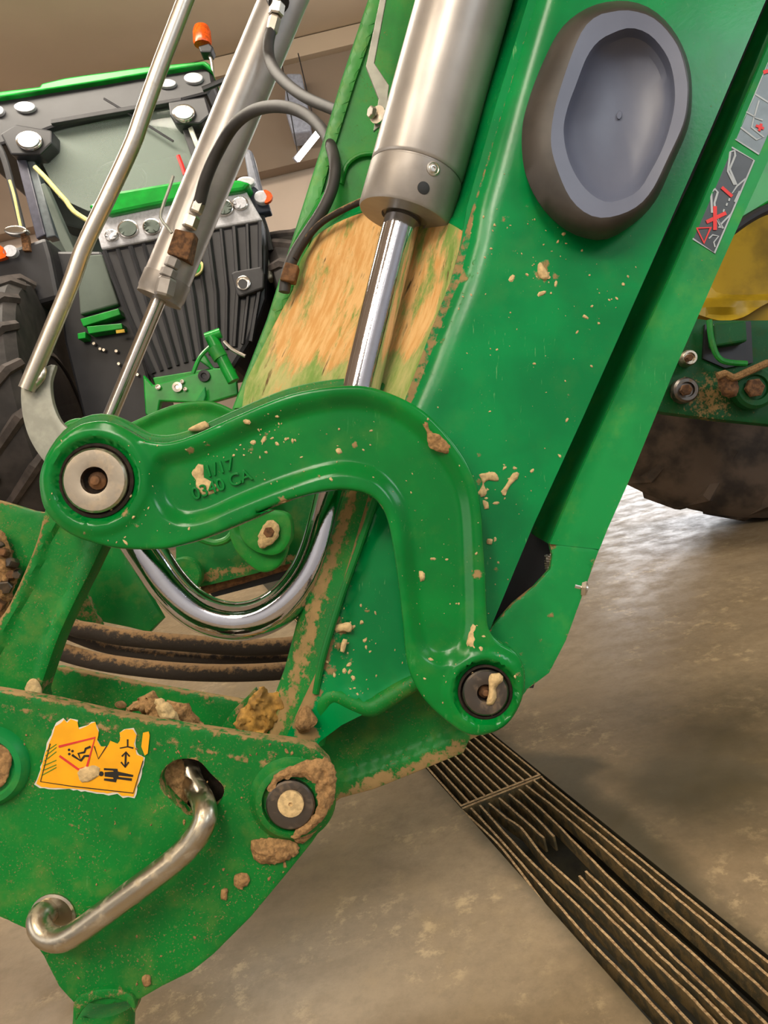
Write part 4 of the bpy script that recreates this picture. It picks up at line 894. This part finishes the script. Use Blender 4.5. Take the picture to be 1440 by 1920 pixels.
boxw('front_ballast', 1.45, 2.3, 2.4, 2.95, .75, 1.7, M['black'], rt, bevel=.05)
hplate('yellow_guard', smooth([(1290, 590), (1310, 602), (1345, 609), (1380, 602), (1410, 584), (1445, 568), (1500, 560), (1500, 390), (1440, 392), (1405, 405), (1378, 420), (1350, 470), (1320, 520), (1300, 560)], 10), 2.35, .012, M['yellow'], rt, step=14, hf=lambda V: .05*sst((30-dist(V, np.array([(1290, 590), (1310, 602), (1345, 609), (1380, 602), (1410, 584), (1445, 568), (1500, 560)])))/30), label='yellow curved lip')
clump([(1400, 490), (1420, 478), (1460, 476), (1460, 520), (1420, 516)], 2.33, .02, M['socket'], rt, name='hub_nut')
plate('fender', [(1360, 300), (1500, 230), (1500, 395), (1440, 380), (1400, 405), (1370, 430), (1330, 440)], 2.06, .03, M['bright'], rt, bevel=.005)
tube('fender_edge', [(1362, 440, 2.05), (1400, 412, 2.05), (1440, 392, 2.05), (1500, 380, 2.05)], .014, M['black'], rt, n=10)
AX = [(1260, 590), (1330, 600), (1500, 600), (1500, 802), (1440, 796), (1340, 786), (1235, 772), (1200, 760), (1210, 700)]
hplate('axle_bracket', dense(AX, 18), 2.15, .04, M['shade_green'], rt, step=18, bev=3, mudf=lambda V, W: .2+.4*np.exp(-((V[:, 0]-1330)**2+(V[:, 1]-745)**2)/3000))
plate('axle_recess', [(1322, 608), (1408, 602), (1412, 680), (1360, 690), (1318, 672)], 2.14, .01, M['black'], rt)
plate('axle_block', [(1338, 606), (1400, 600), (1402, 640), (1340, 650)], 2.1, .05, M['shade_green'], rt, bevel=.006)
for x, y, r, m in ((1290, 672, 15, 'pin'), (1284, 732, 24, 'pind'), (1412, 728, 40, 'shade_green')):
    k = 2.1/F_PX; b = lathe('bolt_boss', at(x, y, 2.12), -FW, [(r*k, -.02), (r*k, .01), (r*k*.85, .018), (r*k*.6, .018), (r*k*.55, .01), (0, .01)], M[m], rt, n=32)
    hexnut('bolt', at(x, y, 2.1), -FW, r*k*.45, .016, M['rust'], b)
tube('grease_pipe', [(1345, 705, 2.08), (1360, 700, 2.08), (1375, 708, 2.08), (1400, 698, 2.08), (1440, 680, 2.08)], .010, M['soild'], rt, n=8)
clump([(1345, 705), (1372, 700), (1385, 720), (1380, 742), (1355, 740)], 2.09, .02, M['rust'], rt, jit=3)
tube('steering_rod', [(1330, 600, 2.1), (1335, 640, 2.1), (1352, 675, 2.1), (1400, 682, 2.1)], .008, M['far'], rt, n=8)

# ---------------------------------------------------------------- background tractor
bt_ = thing('parked_tractor', 'parked green tractor with black grille and orange beacon in the background', 'tractor', (-1.1, 5.2, 0))
C1 = lambda p: crop(p, 0, 0, 2.571)
CD = 5.45; HD = 4.8
def bp_(name, pts, d, th, mat, bevel=.01, **kw): return plate(name, pts, d, th, mat, kw.pop('parent', bt_), bevel=bevel, **kw)
rf = bp_('cab_roof', [(-50, 178), (-50, 188), (0, 182), (74, 170), (190, 152), (272, 138), (381, 121), (397, 132), (393, 120), (385, 114), (270, 125), (152, 141), (120, 146), (78, 156), (74, 162), (0, 171)], 5.25, 1.3, M['bright'])
vis = bp_('roof_visor', [(-50, 188), (0, 184), (78, 170), (272, 139), (381, 123), (397, 133), (401, 158), (388, 176), (338, 189), (240, 210), (150, 226), (97, 240), (40, 262), (-50, 285)], 5.3, 1.1, M['black'], .02)
bp_('roof_underside', [(95, 232), (245, 206), (340, 188), (340, 182), (245, 198), (95, 224)], 5.26, .04, M['blackm'], .004)
for x, y, a, b, in ((47, 201, 20, 10), (-3, 208, 11, 9), (313, 157, 18, 8), (363, 147, 18, 10)):
    k = 5.26/F_PX; o = hplate('roof_lamp', circle(x, y, a, 28, b), 5.285, .03, M['white'], bt_, step=7, hf=lambda V: .012*np.ones(len(V)), bev=2)
for x, y, r, hs in ((53, 262, 25, [(0, 250), (30, 232), (97, 244), (97, 268), (75, 290), (20, 290)]), (344, 210, 22, [(315, 190), (385, 180), (395, 215), (375, 232), (330, 232), (318, 215)])):
    h_ = bp_('lamp_housing', hs, 5.22, .15, M['black'], .012)
    hplate('lamp_bezel', circle(x, y, r, 32, r*.74), 5.19, .05, M['chromef'], h_, step=8, bev=3)
    hplate('work_light_lens', circle(x, y, r*.8, 28, r*.56), 5.175, .01, M['white'], h_, step=6, hf=lambda V: RNG.normal(0, .002, len(V)))
# cab: rear interior panels, seat side, glass
bp_('cab_interior', [(60, 262), (100, 240), (345, 195), (372, 300), (395, 440), (150, 520), (85, 480), (60, 330)], 6.1, .05, M['inter'], 0)
bp_('dashboard', [(85, 350), (210, 318), (350, 285), (360, 350), (220, 390), (150, 430), (110, 420)], 5.8, .25, M['interd'], .02)
bp_('headliner_bar', [(80, 322), (250, 285), (310, 272), (312, 278), (250, 292), (82, 328)], 5.9, .05, M['blackm'], .004)
bp_('sun_blind', [(95, 236), (240, 209), (242, 214), (96, 242)], 5.6, .03, M['galv'], .002)
bp_('windscreen', [(62, 270), (100, 246), (340, 196), (372, 300), (340, 345), (165, 395), (110, 370)], 5.35, .012, M['glass'], 0)
tube('wiper_arm', [(195, 185, 5.3), (240, 212, 5.3), (285, 240, 5.3), (325, 265, 5.3)], .008, M['blackm'], bt_, n=6)
ringpts = [(226+46*cos(a), 335+31*sin(a), 5.55+.12*sin(a)) for a in np.linspace(0, 2*pi, 28)]
tube('steering_wheel', ringpts, .014, M['black'], bt_, n=8, step=6)
tube('red_strap', [(334, 292, 5.3), (341, 310, 5.3), (347, 328, 5.3)], .016, M['red'], bt_, n=6)
bp_('left_pillar', [(30, 298), (48, 294), (85, 440), (68, 448)], 5.3, .1, simple('pillar_blue_grey', (70, 70, 84), .4), .008)
bp_('left_pillar', [(48, 294), (62, 292), (104, 442), (86, 446)], 5.32, .1, simple('pillar_grey', (98, 106, 110), .4), .008)
bp_('door_frame', [(75, 345), (84, 342), (140, 470), (165, 520), (150, 525), (112, 452)], 5.2, .08, M['inter'], .008)
bp_('right_pillar', [(340, 238), (356, 234), (392, 345), (378, 352)], 5.3, .1, M['blackm'], .008)
bp_('right_pillar_trim', [(352, 240), (360, 236), (385, 300), (376, 302)], 5.25, .04, M['galv'], .004)
tube('hand_rail', [(65, 313, 5.05), (85, 333, 5.05), (105, 356, 5.05), (125, 378, 5.05)], .016, M['cream'], bt_, n=8)
tube('hand_rail', [(125, 378, 5.05), (138, 396, 5.05), (165, 414, 5.05)], .016, M['cream'], bt_, n=8)
tube('hand_rail', [(18, 338, 4.9), (26, 365, 4.9), (33, 398, 4.9), (40, 430, 4.9)], .009, M['cream'], bt_, n=8)
tube('mirror_arm', [(-20, 250, 5.0), (5, 290, 5.0), (25, 360, 5.0), (45, 440, 5.0)], .022, M['blackm'], bt_, n=8)
# beacon
be = bp_('beacon_foot', [(371, 86), (392, 80), (400, 88), (396, 98), (376, 98)], 5.3, .1, M['black'], .01)
bc = at(380, 84, 5.35); bax = at(377, 40, 5.35)-bc; lathe('beacon_lens', bc, bax, [(.058, 0), (.064, .02), (.062, .09), (.05, .125), (.025, .14), (0, .143)], M['amber'], be, n=24)
tube('beacon_stem', [(388, 96, 5.35), (396, 112, 5.35), (399, 135, 5.35), (397, 152, 5.35)], .012, M['zinc'], be, n=8)
tube('mirror_bracket', [(380, 168, 5.2), (400, 160, 5.2), (440, 142, 5.2)], .02, M['black'], bt_, n=8)
# hood
hood = bp_('hood_top', [(163, 385), (218, 358), (338, 338), (447, 336), (470, 342), (458, 356), (330, 376), (205, 402), (192, 398), (172, 392)], 4.75, 1.0, M['bright'], .02)
bp_('lamp_band', [(186, 418), (205, 402), (300, 386), (330, 378), (458, 352), (480, 392), (492, 412), (300, 446), (190, 468), (182, 440)], HD, .5, M['white'], .012, label='white headlamp surround')
for x, y, r in ((239, 428, 20), (284, 424, 18), (419, 388, 19), (208, 440, 13), (450, 380, 15)):
    hl = hplate('headlamp', circle(x, y, r, 32, r*.88), HD-.02, .03, M['chromef'], bt_, step=8, bev=3)
    hplate('headlamp_lens', circle(x, y, r*.82, 28, r*.7), HD-.035, .01, M['inter'] if r > 15 else M['white'], hl, step=7, hf=lambda V: RNG.normal(0, .004, len(V)))
gr = bp_('grille_body', [(186, 468), (300, 446), (492, 410), (500, 470), (498, 560), (470, 640), (440, 690), (292, 724), (275, 700), (240, 600), (205, 520)], HD+.02, .5, M['black'], .03)
for i in range(13):
    f = i/12; x0 = 196+f*292; y0 = 472-f*56; x1 = 288+f*(470-288); y1 = 700-f*60
    mx, my = (x0+x1)/2+(f-.3)*14, (y0+y1)/2
    tube('grille_slat', [(x0, y0, HD+.01), (mx, my, HD+.005), (x1, y1, HD+.01)], .013 if i % 2 else .017, M['black'], gr, n=6, step=60)
bz = bp_('lamp_bezel', [(433, 512), (440, 508), (490, 499), (495, 512), (494, 540), (450, 556), (444, 552)], HD-.04, .05, M['blackm'], .01)
hplate('lower_lamp', circle(456, 530, 14, 24, 14), HD-.05, .02, M['chromef'], bz, step=6, bev=2); hplate('lower_lamp_lens', circle(455, 532, 9, 18, 9), HD-.056, .01, M['black'], bz, step=5)
eb = hplate('hood_emblem', smooth([(355, 494), (366, 486), (380, 492), (378, 508), (366, 517), (352, 515)], 4), HD-.03, .02, M['cream'], bt_, step=4, label='green emblem with a yellow rim')
hplate('emblem_face', smooth([(358, 497), (367, 490), (376, 495), (374, 507), (365, 513), (356, 511)], 4), HD-.035, .01, M['bright'], eb, step=4)
# fender with lamps, left
bp_('left_fender', [(-50, 440), (5, 470), (60, 452), (85, 442), (96, 480), (112, 560), (60, 575), (-50, 600)], 4.95, .4, M['black'], .03)
hplate('fender_lamp', circle(28, 431, 22, 28, 9), 4.88, .05, M['chromef'], bt_, step=6, bev=3)
bp_('lamp_post', [(38, 440), (50, 438), (56, 470), (42, 470)], 4.92, .05, M['rust'], .004)
hplate('fender_marker_lamp', circle(18, 470, 13, 20, 11), 4.88, .04, M['white'], bt_, step=6); hplate('fender_indicator', smooth([(-20, 452), (0, 460), (10, 470), (10, 482), (-20, 486)], 5), 4.88, .04, M['amber'], bt_, step=6)
# right side lights and stack
bp_('right_light_bar', [(440, 350), (476, 348), (500, 370), (508, 395), (470, 402), (455, 380)], 4.9, .1, simple('dark_blue_grey', (62, 68, 86), .5), .012)
hplate('oval_marker', circle(461, 339, 17, 24, 9), 4.84, .04, M['white'], bt_, step=6, bev=2)
hplate('round_marker', circle(490, 368, 14, 20, 12), 4.82, .05, M['white'], bt_, step=6, bev=2); hplate('round_indicator', smooth([(494, 356), (504, 358), (511, 367), (506, 377), (496, 380), (500, 368)], 4), 4.81, .03, M['amber'], bt_, step=5)
bp_('exhaust_stack', [(455, 275), (472, 280), (500, 392), (476, 398)], 5.1, .15, simple('stack_grey', (122, 124, 136), .35), .02)
tube('right_grab_rail', [(488, 400, 4.95), (498, 430, 4.95), (508, 470, 4.95)], .02, M['blackm'], bt_, n=8)
bp_('side_panel', [(472, 415), (486, 412), (512, 520), (498, 525)], 4.9, .1, M['galv'], .01)
# tyres
def wheel(cx, cy, d, name='front_tyre', lab=None, R=1.0, W=.26, side=0):
    c = at(cx, cy, d); c[2] = R; ax = np.array([1., .12, 0]); ax /= np.linalg.norm(ax)
    w = lathe(name, c, ax, [(R*.5, -W*.9), (R*.75, -W*1.05), (R*.9, -W), (R*.95, -W*.8), (R*.955, 0), (R*.95, W*.8), (R*.9, W), (R*.75, W*1.05), (R*.5, W*.9)], M['tyred'], bt_, n=48)
    e2 = np.array([0, 0, 1.]); e1 = np.cross(ax, e2)
    for i in range(22):
        for sg in (-1, 1):
            P = []
            for k in range(5):
                a = 2*pi*(i+.5*(sg > 0))/22+k*.06*1.; rd = cos(a)*e1+sin(a)*e2; rr = R*(.955 if k < 4 else .9)
                P.append(c+rd*rr+ax*sg*W*(.02+.25*k))
            vs, fs = sweep(P, [.03, .032, .034, .036, .03], 6); link('tread_lug', vs, fs, M['tyre'], w)
    lathe('wheel_rim', c, ax, [(R*.5, -W*.9), (R*.46, -W*.95), (R*.4, -W*.2), (0, -W*.2), (0, W*.2), (R*.4, W*.2), (R*.46, W*.95), (R*.5, W*.9)], M['black'], bt_, n=40)
wheel(66, 812, 5.05); wheel(620, 700, 5.6)
# undercarriage and front linkage
bp_('belly', [(100, 470), (190, 470), (250, 600), (300, 780), (260, 840), (160, 800), (120, 640)], 5.1, .5, M['black'], .02)
for q in ([(150, 598), (222, 578), (226, 590), (156, 612)], [(145, 625), (160, 622), (160, 634), (146, 636)], [(162, 612), (228, 606), (230, 616), (166, 626)]): bp_('frame_rail', q, 5.0, .1, M['bright'], .004)
bp_('yellow_marking', [(217, 619), (233, 617), (234, 623), (218, 625)], 4.98, .01, M['yellow'], 0)
bp_('belly_panel', [(142, 480), (190, 476), (222, 570), (150, 590)], 5.05, .05, M['inter'], .01)
for i in range(9): hexnut('fitting', at(175+i*14+random.uniform(-6, 6), 640+random.uniform(0, 90), 5.09), -FW, .012, .03, M['zinc'], bt_)
hit = bp_('linkage_frame', [(268, 702), (286, 722), (395, 692), (368, 672), (382, 662), (400, 690), (440, 690), (445, 740), (390, 756), (300, 752), (292, 790), (272, 776)], 4.55, .06, M['bright'], .008, label='green front linkage frame')
bp_('linkage_plate', [(286, 708), (396, 690), (394, 720), (372, 744), (300, 748)], 4.6, .04, M['far'], .006)
tube('lift_ram', [(396, 632, 4.4), (410, 660, 4.4), (425, 690, 4.4), (438, 715, 4.4)], .036, M['bright'], hit, n=14)
tube('ram_collar', [(402, 652, 4.4), (414, 672, 4.4)], .044, M['far'], hit, n=14, curved=False)
tube('linkage_pin', [(386, 634, 4.4), (414, 624, 4.4)], .03, M['bright'], hit, n=12, curved=False)
tube('linkage_rod', [(420, 640, 4.4), (435, 655, 4.4), (460, 668, 4.4)], .011, M['zinc'], hit, n=8)
tube('linkage_rod', [(362, 700, 4.45), (375, 670, 4.45), (394, 650, 4.45)], .012, M['bright'], hit, n=8)
for x, y, r in ((333, 726, .03), (342, 716, .012), (348, 730, .012), (297, 726, .016), (383, 705, .035)): lathe('linkage_bolt', at(x, y, 4.54), -FW, [(r, -.01), (r, .012), (r*.5, .014), (r*.4, .006), (0, .006)], M['zinc'] if r < .034 else M['black'], hit, n=16)
bp_('linkage_arm', [(268, 704), (280, 716), (292, 790), (300, 830), (284, 820), (272, 770)], 4.6, .08, M['far'], .006)
bp_('teal_link', [(366, 752), (378, 735), (384, 724), (386, 742), (382, 754)], 4.5, .03, M['chan'], .006)
